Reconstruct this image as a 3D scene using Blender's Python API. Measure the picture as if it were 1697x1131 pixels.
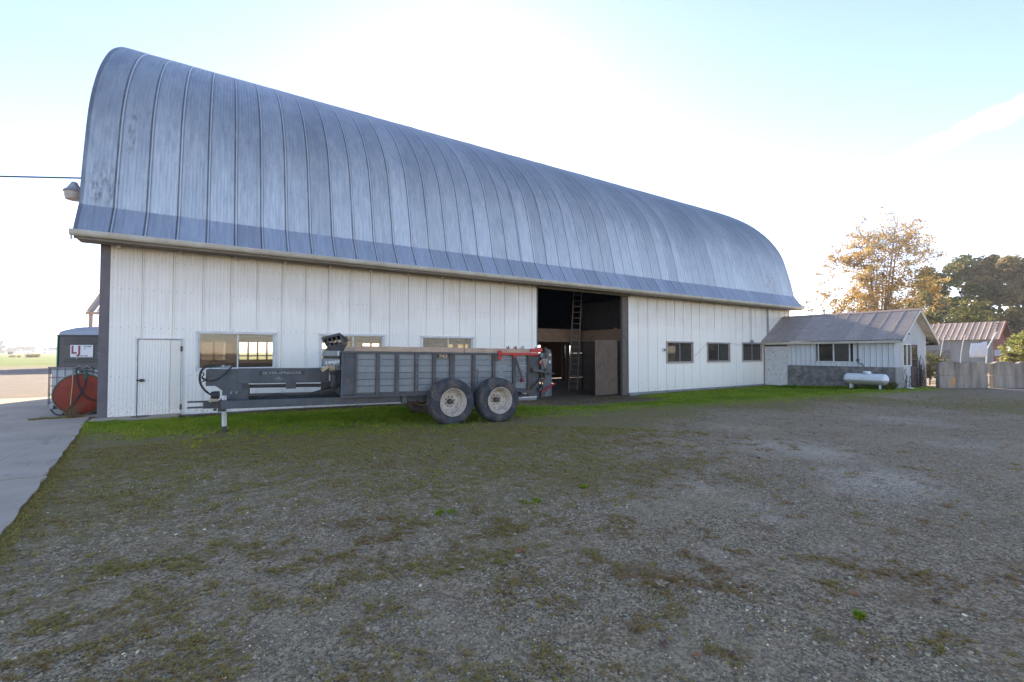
import bpy, math, random
import numpy as np
from mathutils import Vector, Matrix

for o in list(bpy.data.objects):
    bpy.data.objects.remove(o)
S = bpy.context.scene
COL = S.collection
R = math.radians
random.seed(7)
RNG = np.random.default_rng(11)

# ------------------------------------------------------------------ camera
ALPHA = R(57.372)                       # angle between the barn's long side and the view direction
cam_data = bpy.data.cameras.new('camera')
cam_data.sensor_width = 36.0
cam_data.lens = 750.0 / 1697.0 * 36.0
cam_data.clip_start = 0.05
cam_data.clip_end = 20000
cam = bpy.data.objects.new('camera', cam_data)
COL.objects.link(cam)
cam.location = (0, 0, 1.7)
PITCH = R(1.41)
vd = Vector((math.cos(ALPHA) * math.cos(PITCH), math.sin(ALPHA) * math.cos(PITCH), math.sin(PITCH)))
cam.rotation_euler = vd.to_track_quat('-Z', 'Y').to_euler()
S.camera = cam

# ------------------------------------------------------------------ sky and sun
SUN_AZ = math.atan2(0.45, 0.893)       # clockwise from +Y
SUN_EL = R(25)
world = bpy.data.worlds.new('World')
S.world = world
world.use_nodes = True
nt = world.node_tree
nt.nodes.clear()
wout = nt.nodes.new('ShaderNodeOutputWorld')
bg = nt.nodes.new('ShaderNodeBackground')
sky = nt.nodes.new('ShaderNodeTexSky')
sky.sky_type = 'NISHITA'
sky.sun_disc = False
sky.sun_elevation = SUN_EL
sky.sun_rotation = SUN_AZ
sky.altitude = 50
sky.air_density = 0.6
sky.dust_density = 0.06
sky.ozone_density = 1.0
hsv = nt.nodes.new('ShaderNodeHueSaturation')
hsv.inputs['Saturation'].default_value = 1.15
wb = nt.nodes.new('ShaderNodeMix'); wb.data_type = 'RGBA'; wb.blend_type = 'MULTIPLY'
wb.inputs[0].default_value = 1.0
wb.inputs[7].default_value = (1.26, 0.94, 0.825, 1)
nt.links.new(sky.outputs[0], hsv.inputs['Color'])
nt.links.new(hsv.outputs[0], wb.inputs[6])
# a thin contrail high in the sky: a band along a great circle
geo = nt.nodes.new('ShaderNodeTexCoord')
def wdir(px, py):
    X = (px - 848.5) / 750.0; Z = 1.0; Y = -(py - 584.0) / 750.0
    v = Vector((math.cos(ALPHA) + X * math.sin(ALPHA), math.sin(ALPHA) - X * math.cos(ALPHA), Y))
    return v.normalized()
CA, CB = wdir(1697, 172), wdir(1380, 318)
CN = CA.cross(CB).normalized()
CM = (CA - CB); CM = (CM - CN * CM.dot(CN)).normalized()
def vmath(op, a=None, b=None):
    n = nt.nodes.new('ShaderNodeVectorMath'); n.operation = op
    for i, q in enumerate((a, b)):
        if q is None: continue
        if isinstance(q, (tuple, Vector)): n.inputs[i].default_value = tuple(q)
        else: nt.links.new(q, n.inputs[i])
    return n
def fmath(op, *ins, clamp=False):
    n = nt.nodes.new('ShaderNodeMath'); n.operation = op; n.use_clamp = clamp
    for i, q in enumerate(ins):
        if isinstance(q, (int, float)): n.inputs[i].default_value = q
        else: nt.links.new(q, n.inputs[i])
    return n.outputs[0]
dd = vmath('DOT_PRODUCT', geo.outputs['Generated'], CN).outputs['Value']
al = vmath('DOT_PRODUCT', geo.outputs['Generated'], CM).outputs['Value']
alB = CB.dot(CM); alA = CA.dot(CM)
tpar = fmath('DIVIDE', fmath('SUBTRACT', al, alB), alA - alB)
nz = nt.nodes.new('ShaderNodeTexNoise'); nz.inputs['Scale'].default_value = 38; nz.inputs['Detail'].default_value = 4
nt.links.new(geo.outputs['Generated'], nz.inputs['Vector'])
wid = fmath('ADD', 0.010, fmath('MULTIPLY', tpar, 0.009))
off = fmath('MULTIPLY', fmath('SUBTRACT', nz.outputs['Fac'], 0.5), 0.022)
dist = fmath('ABSOLUTE', fmath('ADD', dd, off))
band = fmath('SUBTRACT', 1.0, fmath('DIVIDE', dist, wid), clamp=True)
fade = fmath('MULTIPLY', tpar, 1.3, clamp=True)
gate = fmath('GREATER_THAN', vmath('DOT_PRODUCT', geo.outputs['Generated'], wdir(1540, 250)).outputs['Value'], 0.75)
cfac = fmath('MULTIPLY', fmath('MULTIPLY', band, fade), fmath('MULTIPLY', gate, 0.75))
cmix = nt.nodes.new('ShaderNodeMix'); cmix.data_type = 'RGBA'
nt.links.new(cfac, cmix.inputs[0])
nt.links.new(wb.outputs[2], cmix.inputs[6])
cmix.inputs[7].default_value = (3.4, 3.3, 3.4, 1)
nt.links.new(cmix.outputs[2], bg.inputs['Color'])
bg.inputs['Strength'].default_value = 0.15
nt.links.new(bg.outputs[0], wout.inputs[0])

sun_data = bpy.data.lights.new('sun', 'SUN')
sun_data.energy = 5.0
sun_data.angle = R(0.53)
sun_data.color = (1.0, 0.86, 0.68)
sun = bpy.data.objects.new('sun', sun_data)
COL.objects.link(sun)
sdir = Vector((math.sin(SUN_AZ) * math.cos(SUN_EL), math.cos(SUN_AZ) * math.cos(SUN_EL), math.sin(SUN_EL)))
sun.rotation_euler = sdir.to_track_quat('Z', 'Y').to_euler()
sun.location = (20, 40, 40)

S.view_settings.view_transform = 'Standard'
S.view_settings.look = 'None'
S.view_settings.exposure = 1.88
S.view_settings.gamma = 1
S.render.engine = 'CYCLES'
S.cycles.max_bounces = 7
S.cycles.transparent_max_bounces = 12
S.cycles.use_denoising = True
S.cycles.sample_clamp_indirect = 6

# ------------------------------------------------------------------ helpers
def tag(o, label=None, cat=None, group=None, kind=None):
    if label: o['label'] = label
    if cat: o['category'] = cat
    if group: o['group'] = group
    if kind: o['kind'] = kind
    return o

def empty(name, loc, rot=(0, 0, 0), **k):
    o = bpy.data.objects.new(name, None)
    o.empty_display_size = 0.2
    COL.objects.link(o)
    o.location = loc
    o.rotation_euler = rot
    return tag(o, **k)

def link(name, mesh, mat=None, parent=None, loc=None, rot=None):
    o = bpy.data.objects.new(name, mesh)
    COL.objects.link(o)
    if mat is not None and len(mesh.materials) == 0:
        mesh.materials.append(mat)
    if parent is not None: o.parent = parent
    if loc is not None: o.location = loc
    if rot is not None: o.rotation_euler = rot
    return o

class MB:
    """collects shapes of one mesh; org: origin subtracted from world coordinates"""
    def __init__(s, org=(0, 0, 0)):
        s.v = []; s.f = []; s.o = Vector(org)
    def add(s, vs, fs):
        b = len(s.v)
        s.v += [tuple(Vector(v) - s.o) for v in vs]
        s.f += [tuple(i + b for i in f) for f in fs]
        return s
    def box(s, x0, x1, y0, y1, z0, z1, bev=0):
        if x0 > x1: x0, x1 = x1, x0
        if y0 > y1: y0, y1 = y1, y0
        if z0 > z1: z0, z1 = z1, z0
        vs = [(x, y, z) for x in (x0, x1) for y in (y0, y1) for z in (z0, z1)]
        return s.add(vs, [(0, 1, 3, 2), (4, 6, 7, 5), (0, 4, 5, 1), (2, 3, 7, 6), (0, 2, 6, 4), (1, 5, 7, 3)])
    def mbox(s, M, sx, sy, sz):
        vs = [M @ Vector((x * sx / 2, y * sy / 2, z * sz / 2)) for x in (-1, 1) for y in (-1, 1) for z in (-1, 1)]
        return s.add(vs, [(0, 1, 3, 2), (4, 6, 7, 5), (0, 4, 5, 1), (2, 3, 7, 6), (0, 2, 6, 4), (1, 5, 7, 3)])
    def bar(s, p0, p1, w, h, up=(0, 0, 1)):
        p0, p1 = Vector(p0), Vector(p1)
        d = (p1 - p0).normalized(); upv = Vector(up)
        if abs(d.dot(upv)) > .98: upv = Vector((0, 1, 0))
        a = d.cross(upv).normalized() * w / 2; b = a.cross(d).normalized() * h / 2
        vs = [p + i * a + j * b for p in (p0, p1) for i, j in ((-1, -1), (1, -1), (1, 1), (-1, 1))]
        return s.add(vs, [(3, 2, 1, 0), (4, 5, 6, 7), (0, 1, 5, 4), (1, 2, 6, 5), (2, 3, 7, 6), (3, 0, 4, 7)])
    def tube(s, pts, r, n=8, cap=True):
        pts = [Vector(p) for p in pts]
        rs = r if isinstance(r, (list, tuple)) else [r] * len(pts)
        vs = []; fs = []
        prev = None
        for i, p in enumerate(pts):
            d = (pts[min(i + 1, len(pts) - 1)] - pts[max(i - 1, 0)]).normalized()
            up = Vector((0, 0, 1)) if abs(d.z) < .95 else Vector((1, 0, 0))
            if prev is not None: up = prev
            a = d.cross(up)
            if a.length < 1e-4: a = d.cross(Vector((0, 1, 0)))
            a.normalize(); b = a.cross(d).normalized(); prev = b
            for k in range(n):
                t = 2 * math.pi * k / n
                vs.append(p + (a * math.cos(t) + b * math.sin(t)) * rs[i])
        for i in range(len(pts) - 1):
            for k in range(n):
                fs.append((i * n + k, i * n + (k + 1) % n, (i + 1) * n + (k + 1) % n, (i + 1) * n + k))
        if cap:
            fs.append(tuple(range(n)))
            fs.append(tuple(range(len(pts) * n - 1, (len(pts) - 1) * n - 1, -1)))
        return s.add(vs, fs)
    def prism(s, poly, axis, a0, a1):
        """polygon (2-d) swept along axis; axis 'y': poly is (x,z); 'x': (y,z); 'z': (x,y)"""
        def mk(p, a):
            return {'y': (p[0], a, p[1]), 'x': (a, p[0], p[1]), 'z': (p[0], p[1], a)}[axis]
        n = len(poly)
        vs = [mk(p, a0) for p in poly] + [mk(p, a1) for p in poly]
        fs = [tuple(range(n)), tuple(range(2 * n - 1, n - 1, -1))] + [(i, i + n, (i + 1) % n + n, (i + 1) % n) for i in range(n)]
        return s.add(vs, fs)
    def lathe(s, prof, c, axis='y', n=32):
        """profile of (radius, along)"""
        c = Vector(c); vs = []; fs = []
        for (r, a) in prof:
            for k in range(n):
                t = 2 * math.pi * k / n
                p, q = r * math.cos(t), r * math.sin(t)
                vs.append(c + {'y': Vector((p, a, q)), 'x': Vector((a, p, q)), 'z': Vector((p, q, a))}[axis])
        m = len(prof)
        for i in range(m - 1):
            for k in range(n):
                fs.append((i * n + k, i * n + (k + 1) % n, (i + 1) * n + (k + 1) % n, (i + 1) * n + k))
        return s.add(vs, fs)
    def build(s, name, mat, parent=None, smooth=False, bevel=0, loc=None, rot=None):
        me = bpy.data.meshes.new(name)
        me.from_pydata(s.v, [], s.f)
        import bmesh
        bm = bmesh.new(); bm.from_mesh(me)
        bmesh.ops.recalc_face_normals(bm, faces=bm.faces)
        bm.to_mesh(me); bm.free()
        if smooth:
            me.polygons.foreach_set('use_smooth', [True] * len(me.polygons))
            if smooth != 'all':
                me.set_sharp_from_angle(angle=R(smooth if smooth > 1 else 40))
        me.update()
        o = link(name, me, mat, parent, loc, rot)
        if bevel:
            m = o.modifiers.new('edge', 'BEVEL'); m.width = bevel; m.segments = 1; m.limit_method = 'ANGLE'
        return o

def raw_mesh(name, verts, faces_flat, n_per, mat=None, attr=None, smooth=False):
    """fast mesh from numpy; faces all with n_per corners"""
    me = bpy.data.meshes.new(name)
    nf = len(faces_flat) // n_per
    me.vertices.add(len(verts)); me.vertices.foreach_set('co', verts.astype(np.float32).ravel())
    me.loops.add(nf * n_per); me.loops.foreach_set('vertex_index', faces_flat.astype(np.int32))
    me.polygons.add(nf)
    me.polygons.foreach_set('loop_start', np.arange(0, nf * n_per, n_per, dtype=np.int32))
    me.polygons.foreach_set('loop_total', np.full(nf, n_per, dtype=np.int32))
    me.polygons.foreach_set('use_smooth', np.full(nf, smooth, dtype=bool))
    me.update(calc_edges=True)
    if attr is not None:
        for k, a in attr.items():
            if a.ndim == 2:
                at = me.color_attributes.new(k, 'FLOAT_COLOR', 'POINT')
                at.data.foreach_set('color', a.astype(np.float32).ravel())
            else:
                at = me.attributes.new(k, 'FLOAT', 'POINT')
                at.data.foreach_set('value', a.astype(np.float32))
    if mat: me.materials.append(mat)
    return me

# ------------------------------------------------------------------ material kit
class NT:
    def __init__(s, name):
        s.m = bpy.data.materials.new(name); s.m.use_nodes = True
        s.t = s.m.node_tree; s.t.nodes.clear()
        s.out = s.n('ShaderNodeOutputMaterial')
        s.b = s.n('ShaderNodeBsdfPrincipled')
        s.l(s.b.outputs[0], s.out.inputs[0])
        s.pos = s.n('ShaderNodeNewGeometry').outputs['Position']
    def n(s, t): return s.t.nodes.new(t)
    def l(s, a, b): s.t.links.new(a, b)
    def inp(s, sock, v):
        if v is None: return
        if hasattr(v, 'is_linked') or hasattr(v, 'node'): s.l(v, sock)
        elif isinstance(v, (tuple, list)): sock.default_value = tuple(v) + ((1,) if len(v) == 3 and sock.type == 'RGBA' else ())
        else: sock.default_value = v
    def scale(s, v, sc, loc=(0, 0, 0)):
        m = s.n('ShaderNodeMapping'); s.l(v, m.inputs[0]); m.inputs['Scale'].default_value = sc; m.inputs['Location'].default_value = loc
        return m.outputs[0]
    def noise(s, v, sc=1.0, det=4, rough=.55, dist=0):
        n = s.n('ShaderNodeTexNoise'); s.l(v, n.inputs['Vector'])
        n.inputs['Scale'].default_value = sc; n.inputs['Detail'].default_value = det
        n.inputs['Roughness'].default_value = rough; n.inputs['Distortion'].default_value = dist
        return n.outputs['Fac']
    def ramp(s, f, a, b, lo=0.0, hi=1.0):
        m = s.n('ShaderNodeMapRange'); m.clamp = True; s.l(f, m.inputs[0])
        for i, q in enumerate((a, b, lo, hi)): m.inputs[i + 1].default_value = q
        return m.outputs[0]
    def mix(s, f, a, b, mode='MIX'):
        m = s.n('ShaderNodeMix'); m.data_type = 'RGBA'; m.blend_type = mode
        s.inp(m.inputs[0], f); s.inp(m.inputs[6], a); s.inp(m.inputs[7], b)
        return m.outputs[2]
    def math(s, op, a, b=None, clamp=False):
        m = s.n('ShaderNodeMath'); m.operation = op; m.use_clamp = clamp
        s.inp(m.inputs[0], a)
        if b is not None: s.inp(m.inputs[1], b)
        return m.outputs[0]
    def sep(s, v):
        m = s.n('ShaderNodeSeparateXYZ'); s.l(v, m.inputs[0]); return m.outputs
    def rand(s): return s.n('ShaderNodeObjectInfo').outputs['Random']
    def attr(s, name, kind='Fac'):
        a = s.n('ShaderNodeAttribute'); a.attribute_name = name; return a.outputs[kind]
    def obj(s): return s.n('ShaderNodeTexCoord').outputs['Object']
    def bump(s, h, strength=.3, dist=.01):
        b = s.n('ShaderNodeBump'); b.inputs['Strength'].default_value = strength; b.inputs['Distance'].default_value = dist
        s.l(h, b.inputs['Height']); s.l(b.outputs[0], s.b.inputs['Normal'])
    def set(s, color=None, rough=None, metal=None, spec=None, **k):
        s.inp(s.b.inputs['Base Color'], color); s.inp(s.b.inputs['Roughness'], rough)
        s.inp(s.b.inputs['Metallic'], metal); s.inp(s.b.inputs['Specular IOR Level'], spec)
        return s.m

def painted(name, c, c2=None, rough=.55, metal=0.0, sc=6.0, amt=.5, rust=None, rust_amt=.0, bump=.15, streak=False, spec=None):
    """paint, wood, plastic: a base colour with wear, blotches and optional rust"""
    t = NT(name)
    v = t.scale(t.pos, (1, 1, .18)) if streak else t.pos
    n1 = t.noise(v, sc, 5, .6)
    n2 = t.noise(t.pos, sc * 7, 3, .6)
    c2 = c2 or tuple(x * .72 for x in c)
    col = t.mix(t.ramp(n1, .35, .7, 0, amt), c, c2)
    col = t.mix(t.ramp(n2, .3, .8, 0, .22), col, tuple(x * .7 for x in c2))
    if rust:
        nr = t.noise(t.pos, sc * 1.7, 6, .7)
        col = t.mix(t.ramp(nr, 1 - rust_amt - .12, 1 - rust_amt, 0, 1), col, rust)
    t.bump(n2, bump, .004)
    return t.set(col, t.ramp(n1, .2, .8, rough - .1, rough + .12), metal, spec)

def wood(name, c, c2, sc=3.0, axis='x', rough=.8):
    t = NT(name)
    s3 = {'x': (.12, 1, 1), 'z': (1, 1, .12), 'y': (1, .12, 1)}[axis]
    g = t.noise(t.scale(t.pos, s3), 30 * sc / 3, 5, .65, .4)
    b = t.noise(t.pos, sc, 4, .6)
    r = t.rand()
    col = t.mix(t.ramp(g, .3, .72), c, c2)
    col = t.mix(t.ramp(b, .45, .8, 0, .55), col, tuple(x * .45 for x in c2))
    col = t.mix(t.math('MULTIPLY', r, .3), col, tuple(x * .6 for x in c))
    t.bump(g, .35, .004)
    return t.set(col, rough)
M = {}
# weathered galvanised roofing: dull dark patches, streaks running down the sheet
def galv(name, base, dark, light, metal, rough, streaks=.5, dark_top_stains=True, seams=False):
    t = NT(name); STN = []
    x, y, z = t.sep(t.pos)
    r = t.rand()
    off = t.n('ShaderNodeCombineXYZ'); t.l(t.math('MULTIPLY', r, 37), off.inputs[2])
    vadd = t.n('ShaderNodeVectorMath'); vadd.operation = 'ADD'; t.l(t.pos, vadd.inputs[0]); t.l(off.outputs[0], vadd.inputs[1])
    sv = t.scale(vadd.outputs[0], (1, .08, .10))
    st = t.noise(sv, 13, 5, .65)
    blot = t.noise(t.scale(t.pos, (1, .5, .5)), .55, 6, .62)
    fine = t.noise(t.scale(vadd.outputs[0], (1, .25, .3)), 5, 5, .7)
    col = t.mix(t.ramp(st, .32, .70), tuple(c * .94 for c in base), light)
    if dark_top_stains:   # mossy and rusty run-off stains at two sheets
        for (sx, sz, rx_, rz_, cc) in ((-2.12, 7.6, .09, 1.0, (.06, .055, .04)), (29.2, 5.9, .8, 1.1, (.22, .15, .10)), (-2.6, 5.9, .35, .7, (.10, .09, .08))):
            ax = t.math('DIVIDE', t.math('SUBTRACT', x, sx), rx_); az = t.math('DIVIDE', t.math('SUBTRACT', z, sz), rz_)
            d2 = t.math('ADD', t.math('MULTIPLY', ax, ax), t.math('MULTIPLY', az, az))
            mk = t.math('MULTIPLY', t.ramp(d2, 1.2, .2, 0, 1), t.ramp(t.noise(t.scale(t.pos, (1, .3, .25)), 14, 4, .7), .46, .62, 0, .6))
            STN.append((mk, cc))
    if dark_top_stains:   # darker towards the top, with a ragged lower edge
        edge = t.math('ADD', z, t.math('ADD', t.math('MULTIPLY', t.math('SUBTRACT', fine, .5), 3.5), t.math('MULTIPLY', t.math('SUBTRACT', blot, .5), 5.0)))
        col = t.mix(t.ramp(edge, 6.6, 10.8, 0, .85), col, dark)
    col = t.mix(t.ramp(fine, .5, .8, 0, .30), col, dark)
    dk = t.noise(sv, 31, 3, .6)
    col = t.mix(t.ramp(dk, .66, .8, 0, streaks), col, tuple(c * .38 for c in dark))
    col = t.mix(t.math('MULTIPLY', r, .30), col, tuple(c * .5 for c in dark))
    for mk, cc in STN: col = t.mix(mk, col, cc)
    ox = t.sep(t.obj())[0]
    sn = t.noise(t.scale(t.pos, (1, .6, .6)), 3, 4, .7)
    seam = t.math('MULTIPLY', t.ramp(ox, .060, .044, 0, .55), t.ramp(sn, .25, .55, .45, .95))
    seam = t.math('MAXIMUM', seam, t.math('MULTIPLY', t.math('MULTIPLY', t.ramp(ox, .606, .618, 0, .75), t.ramp(ox, .640, .652, 1, 0)), t.ramp(sn, .2, .5, .5, 1)))
    if seams: col = t.mix(seam, col, (.055, .05, .048))
    if seams: col = t.mix(t.math('MULTIPLY', t.ramp(ox, .655, .660, 0, 1), .55), col, (.75, .75, .75))  # pale line painted as a highlight along the raised lap rib
    t.bump(fine, .08, .01)
    return t.set(col, t.ramp(st, .3, .7, rough - .08, rough + .1), metal)
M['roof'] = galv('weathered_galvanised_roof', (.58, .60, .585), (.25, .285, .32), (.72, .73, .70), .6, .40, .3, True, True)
M['flare'] = galv('sky_tinted_galvanised_eave', (.42, .46, .51), (.32, .36, .41), (.54, .57, .61), .6, .45, .3, False, True)  # base colour tinted blue to stand for sky reflection on upward-facing sheets
M['tin'] = galv('old_brown_grey_tin', (.38, .31, .26), (.22, .17, .14), (.52, .44, .37), .12, .55, .6, False)
M['tin_rust'] = galv('faded_rusty_tin', (.36, .25, .19), (.24, .15, .11), (.46, .35, .28), .1, .6, .6, False)

def siding():
    t = NT('white_painted_siding')
    x, y, z = t.sep(t.pos)
    r = t.rand()
    base = t.mix(r, (.93, .87, .76), (.89, .83, .725))
    sv = t.scale(t.pos, (1, 1, .06))
    st = t.noise(sv, 17, 4, .6)
    big = t.noise(t.scale(t.pos, (.5, .5, .7)), 1.1, 5, .6)
    # algae and dirt run-off stains that hang down from the eave in ragged tongues
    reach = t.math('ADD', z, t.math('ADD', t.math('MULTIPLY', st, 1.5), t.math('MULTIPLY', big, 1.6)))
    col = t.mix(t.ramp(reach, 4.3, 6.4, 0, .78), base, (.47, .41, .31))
    col = t.mix(t.ramp(st, .55, .78, 0, .08), col, (.42, .38, .30))
    sp = t.noise(t.pos, 26, 3, .7)
    low = t.ramp(z, .75, -.1, 0, 1)
    col = t.mix(t.math('MULTIPLY', low, t.ramp(sp, .5, .66, 0, .55)), col, (.30, .24, .17))
    t.bump(big, .05, .02)
    return t.set(col, .42, 0, .4)
M['siding'] = siding()
M['siding_small'] = painted('pale_siding', (.74, .75, .745), (.60, .60, .58), .5, sc=2.5, amt=.6, streak=True)
M['white_trim'] = painted('white_trim_paint', (.76, .75, .72), (.55, .52, .46), .5, sc=5, amt=.6)
M['white_peel'] = painted('peeling_white_paint', (.72, .70, .66), (.55, .50, .45), .7, sc=4, amt=.6, rust=(.27, .17, .11), rust_amt=.31)
M['cream'] = painted('stained_cream_gutter', (.60, .55, .45), (.40, .34, .24), .5, sc=2.5, amt=.8)
M['post_brown'] = painted('faded_mauve_brown_board', (.17, .145, .145), (.12, .10, .10), .7, sc=3, amt=.6)
M['wood_grey'] = wood('weathered_grey_wood', (.20, .165, .13), (.11, .085, .065), axis='z')
M['wood_int'] = wood('stable_boards', (.36, .23, .13), (.19, .115, .065), axis='x')
M['wood_intz'] = wood('stable_plywood', (.19, .13, .08), (.085, .058, .038), axis='z', sc=2)
M['wood_plank'] = wood('pale_weathered_plank', (.64, .47, .33), (.38, .26, .17), axis='x')
M['soffit'] = wood('eave_boards', (.30, .25, .19), (.17, .135, .10), axis='x')
M['dark_in'] = painted('interior_shade_and_dark_boards', (.040, .030, .022), (.022, .016, .012), .9, sc=2)  # near-black colour carries the interior shade; also serves plain dark parts
M['conc'] = painted('old_concrete', (.33, .315, .29), (.20, .19, .17), .9, sc=3.0, amt=.8, bump=.5)
M['conc_block'] = painted('stained_block_concrete', (.38, .32, .25), (.13, .108, .08), .9, sc=3.2, amt=.9, bump=.5, streak=True)
M['conc_low'] = painted('boardmarked_concrete', (.27, .25, .225), (.10, .09, .078), .9, sc=4.5, amt=1.0, bump=.5)
M['grey_paint'] = painted('worn_slate_grey_paint', (.095, .105, .112), (.060, .062, .062), .5, sc=3, amt=.9, rust=(.15, .10, .07), rust_amt=.32, spec=.4)
M['grey_stake'] = painted('brown_grey_stake_paint', (.105, .095, .088), (.065, .06, .055), .6, sc=5, amt=.8, rust=(.16, .10, .065), rust_amt=.33)
M['grey_side'] = galv('dull_galvanised_sideboard', (.22, .235, .235), (.15, .165, .17), (.30, .31, .30), .3, .5, .3, False)
M['black'] = painted('black_rubber', (.022, .022, .024), (.04, .04, .042), .55, sc=8)
M['black_steel'] = painted('greasy_dark_steel', (.045, .04, .037), (.025, .022, .02), .5, sc=8, rust=(.11, .06, .035), rust_amt=.36)
M['red'] = painted('bright_red_paint', (.55, .025, .018), (.38, .03, .025), .4, sc=5, amt=.6, rust=(.14, .06, .04), rust_amt=.24)
M['darkred'] = painted('dark_red_steel', (.25, .015, .015), (.10, .02, .02), .5, sc=8)
M['tooth'] = painted('bare_steel_tooth', (.35, .36, .38), (.2, .2, .21), .4, .6, sc=8)
M['yellow'] = painted('yellow_cord', (.50, .40, .20), (.35, .24, .10), .6, sc=12)
M['glove'] = painted('white_sticker', (.75, .76, .76), (.6, .6, .6), .6)
def letter(name, c): 
    t = NT(name); n = t.noise(t.pos, 40, 3); return t.set(t.mix(t.ramp(n, .4, .7, 0, .3), c, tuple(x * .6 for x in c)), .6)
M['letter_grey'] = letter('worn_silver_lettering', (.24, .26, .26))
M['letter_maroon'] = letter('maroon_lettering', (.26, .05, .07))
M['letter_cream'] = letter('peeled_cream_lettering', (.50, .40, .27))
M['label_brown'] = letter('peeling_brown_label', (.12, .065, .03))

def tyre():
    t = NT('dusty_worn_tyre')
    n = t.noise(t.obj(), 3.5, 6, .65, .6); n2 = t.noise(t.obj(), 22, 4, .7)
    r = t.attr('mud')
    c = t.mix(t.ramp(n2, .35, .75), (.030, .032, .036), (.065, .067, .07))
    c = t.mix(t.ramp(n, .42, .72, 0, .55), c, (.11, .11, .115))
    n3 = t.noise(t.obj(), 1.6, 5, .6, 1.2)
    c = t.mix(t.math('MULTIPLY', t.ramp(n3, .47, .66, 0, .75), t.ramp(n2, .35, .6, .25, 1)), c, (.26, .19, .13))
    t.bump(n, .5, .02)
    return t.set(c, .75, 0, .3)
M['tyre'] = tyre()
M['rim'] = painted('stained_white_rim', (.66, .60, .50), (.44, .34, .24), .5, sc=6, amt=.9, rust=(.27, .15, .08), rust_amt=.34)
M['hub'] = painted('brown_hub', (.10, .07, .05), (.05, .035, .03), .6, sc=10)
M['tank_red'] = painted('scuffed_red_tank', (.30, .034, .010), (.17, .035, .015), .65, sc=2.5, amt=.85, rust=(.10, .06, .035), rust_amt=.28)
M['tank_white'] = painted('white_tank_paint', (.72, .74, .73), (.62, .63, .61), .4, sc=2)
M['tank_dirt'] = painted('mildewed_tank_belly', (.33, .31, .25), (.20, .19, .14), .7, sc=4, amt=.8)
M['toilet'] = painted('dark_grey_plastic', (.105, .102, .096), (.085, .082, .078), .5, sc=1.5, spec=.35)
M['toilet_roof'] = painted('pale_translucent_roof', (.36, .40, .47), (.30, .34, .40), .5, sc=2)
M['green'] = painted('green_plastic_edge', (.02, .16, .08), (.015, .11, .06), .45)
M['ibc'] = painted('milky_plastic', (.47, .49, .50), (.33, .34, .33), .45, sc=2, amt=.9)
M['steel'] = painted('grey_steel_tube', (.16, .15, .15), (.10, .09, .09), .5, .4, sc=8)
M['brick'] = painted('red_brown_brick', (.30, .10, .065), (.20, .07, .05), .85, sc=9, amt=.9)
M['shed_grey'] = painted('grey_shed_wall', (.30, .30, .285), (.20, .195, .18), .8, sc=1.5, amt=.9, streak=True)
M['cloth'] = painted('white_sheet', (.88, .88, .92), (.6, .62, .7), .8, sc=1.5)
M['curtain'] = painted('grey_curtain', (.33, .31, .29), (.22, .20, .18), .9, sc=3, streak=True)
M['lamp_metal'] = painted('dull_lamp_metal', (.36, .36, .38), (.25, .25, .26), .45, .5, sc=6)
M['lamp_cup'] = painted('dirty_lamp_refractor', (.42, .36, .29), (.30, .25, .20), .4, sc=6)

def glass(name, tint, dirty, refl=.35, blot=3.0):
    t = NT(name)
    t.t.nodes.remove(t.b)
    tr = t.n('ShaderNodeBsdfTransparent'); tr.inputs[0].default_value = (*tint, 1)
    gl = t.n('ShaderNodeBsdfGlossy'); gl.inputs['Roughness'].default_value = .03; gl.inputs['Color'].default_value = (.8, .8, .8, 1)
    di = t.n('ShaderNodeBsdfDiffuse'); di.inputs['Color'].default_value = (.42, .36, .27, 1)
    fr = t.n('ShaderNodeFresnel'); fr.inputs['IOR'].default_value = 1.5
    m1 = t.n('ShaderNodeMixShader'); t.l(t.math('MULTIPLY', fr.outputs[0], refl * 3), m1.inputs[0]); t.l(tr.outputs[0], m1.inputs[1]); t.l(gl.outputs[0], m1.inputs[2])
    m2 = t.n('ShaderNodeMixShader'); n = t.noise(t.pos, blot, 6, .7, .5)
    t.l(t.ramp(n, .3, .75, dirty * .35, dirty), m2.inputs[0]); t.l(m1.outputs[0], m2.inputs[1]); t.l(di.outputs[0], m2.inputs[2])
    t.l(m2.outputs[0], t.out.inputs[0])
    return t.m
M['glass'] = glass('dusty_window_glass', (.86, .83, .75), .16)
M['glass_moss'] = glass('mossy_window_glass', (.55, .48, .33), .62, blot=16.0)
M['glass_dark'] = glass('dark_window_glass', (.55, .55, .52), .14)

def leafmat(name, cols, trans=.35, rough=.6):
    t = NT(name)
    v = t.attr('tint')
    c = t.mix(t.ramp(v, 0, .5), cols[0], cols[1])
    c = t.mix(t.ramp(v, .5, 1), c, cols[2])
    t.set(c, rough, 0, .25)
    tl = t.n('ShaderNodeBsdfTranslucent'); t.l(c, tl.inputs[0])
    m = t.n('ShaderNodeMixShader'); m.inputs[0].default_value = trans
    t.l(t.b.outputs[0], m.inputs[1]); t.l(tl.outputs[0], m.inputs[2]); t.l(m.outputs[0], t.out.inputs[0])
    return t.m
M['leaf_yellow'] = leafmat('golden_autumn_leaves', ((.28, .15, .03), (.46, .30, .08), (.58, .45, .18)), .5)
M['leaf_dark'] = leafmat('dark_evergreen_foliage', ((.030, .042, .012), (.13, .15, .035), (.34, .30, .09)), .35)
M['leaf_olive'] = leafmat('olive_green_foliage', ((.07, .085, .02), (.14, .14, .035), (.24, .20, .06)), .4)
M['leaf_bush'] = leafmat('yellow_green_bush_leaves', ((.10, .13, .03), (.24, .25, .06), (.42, .38, .12)), .4)
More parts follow.
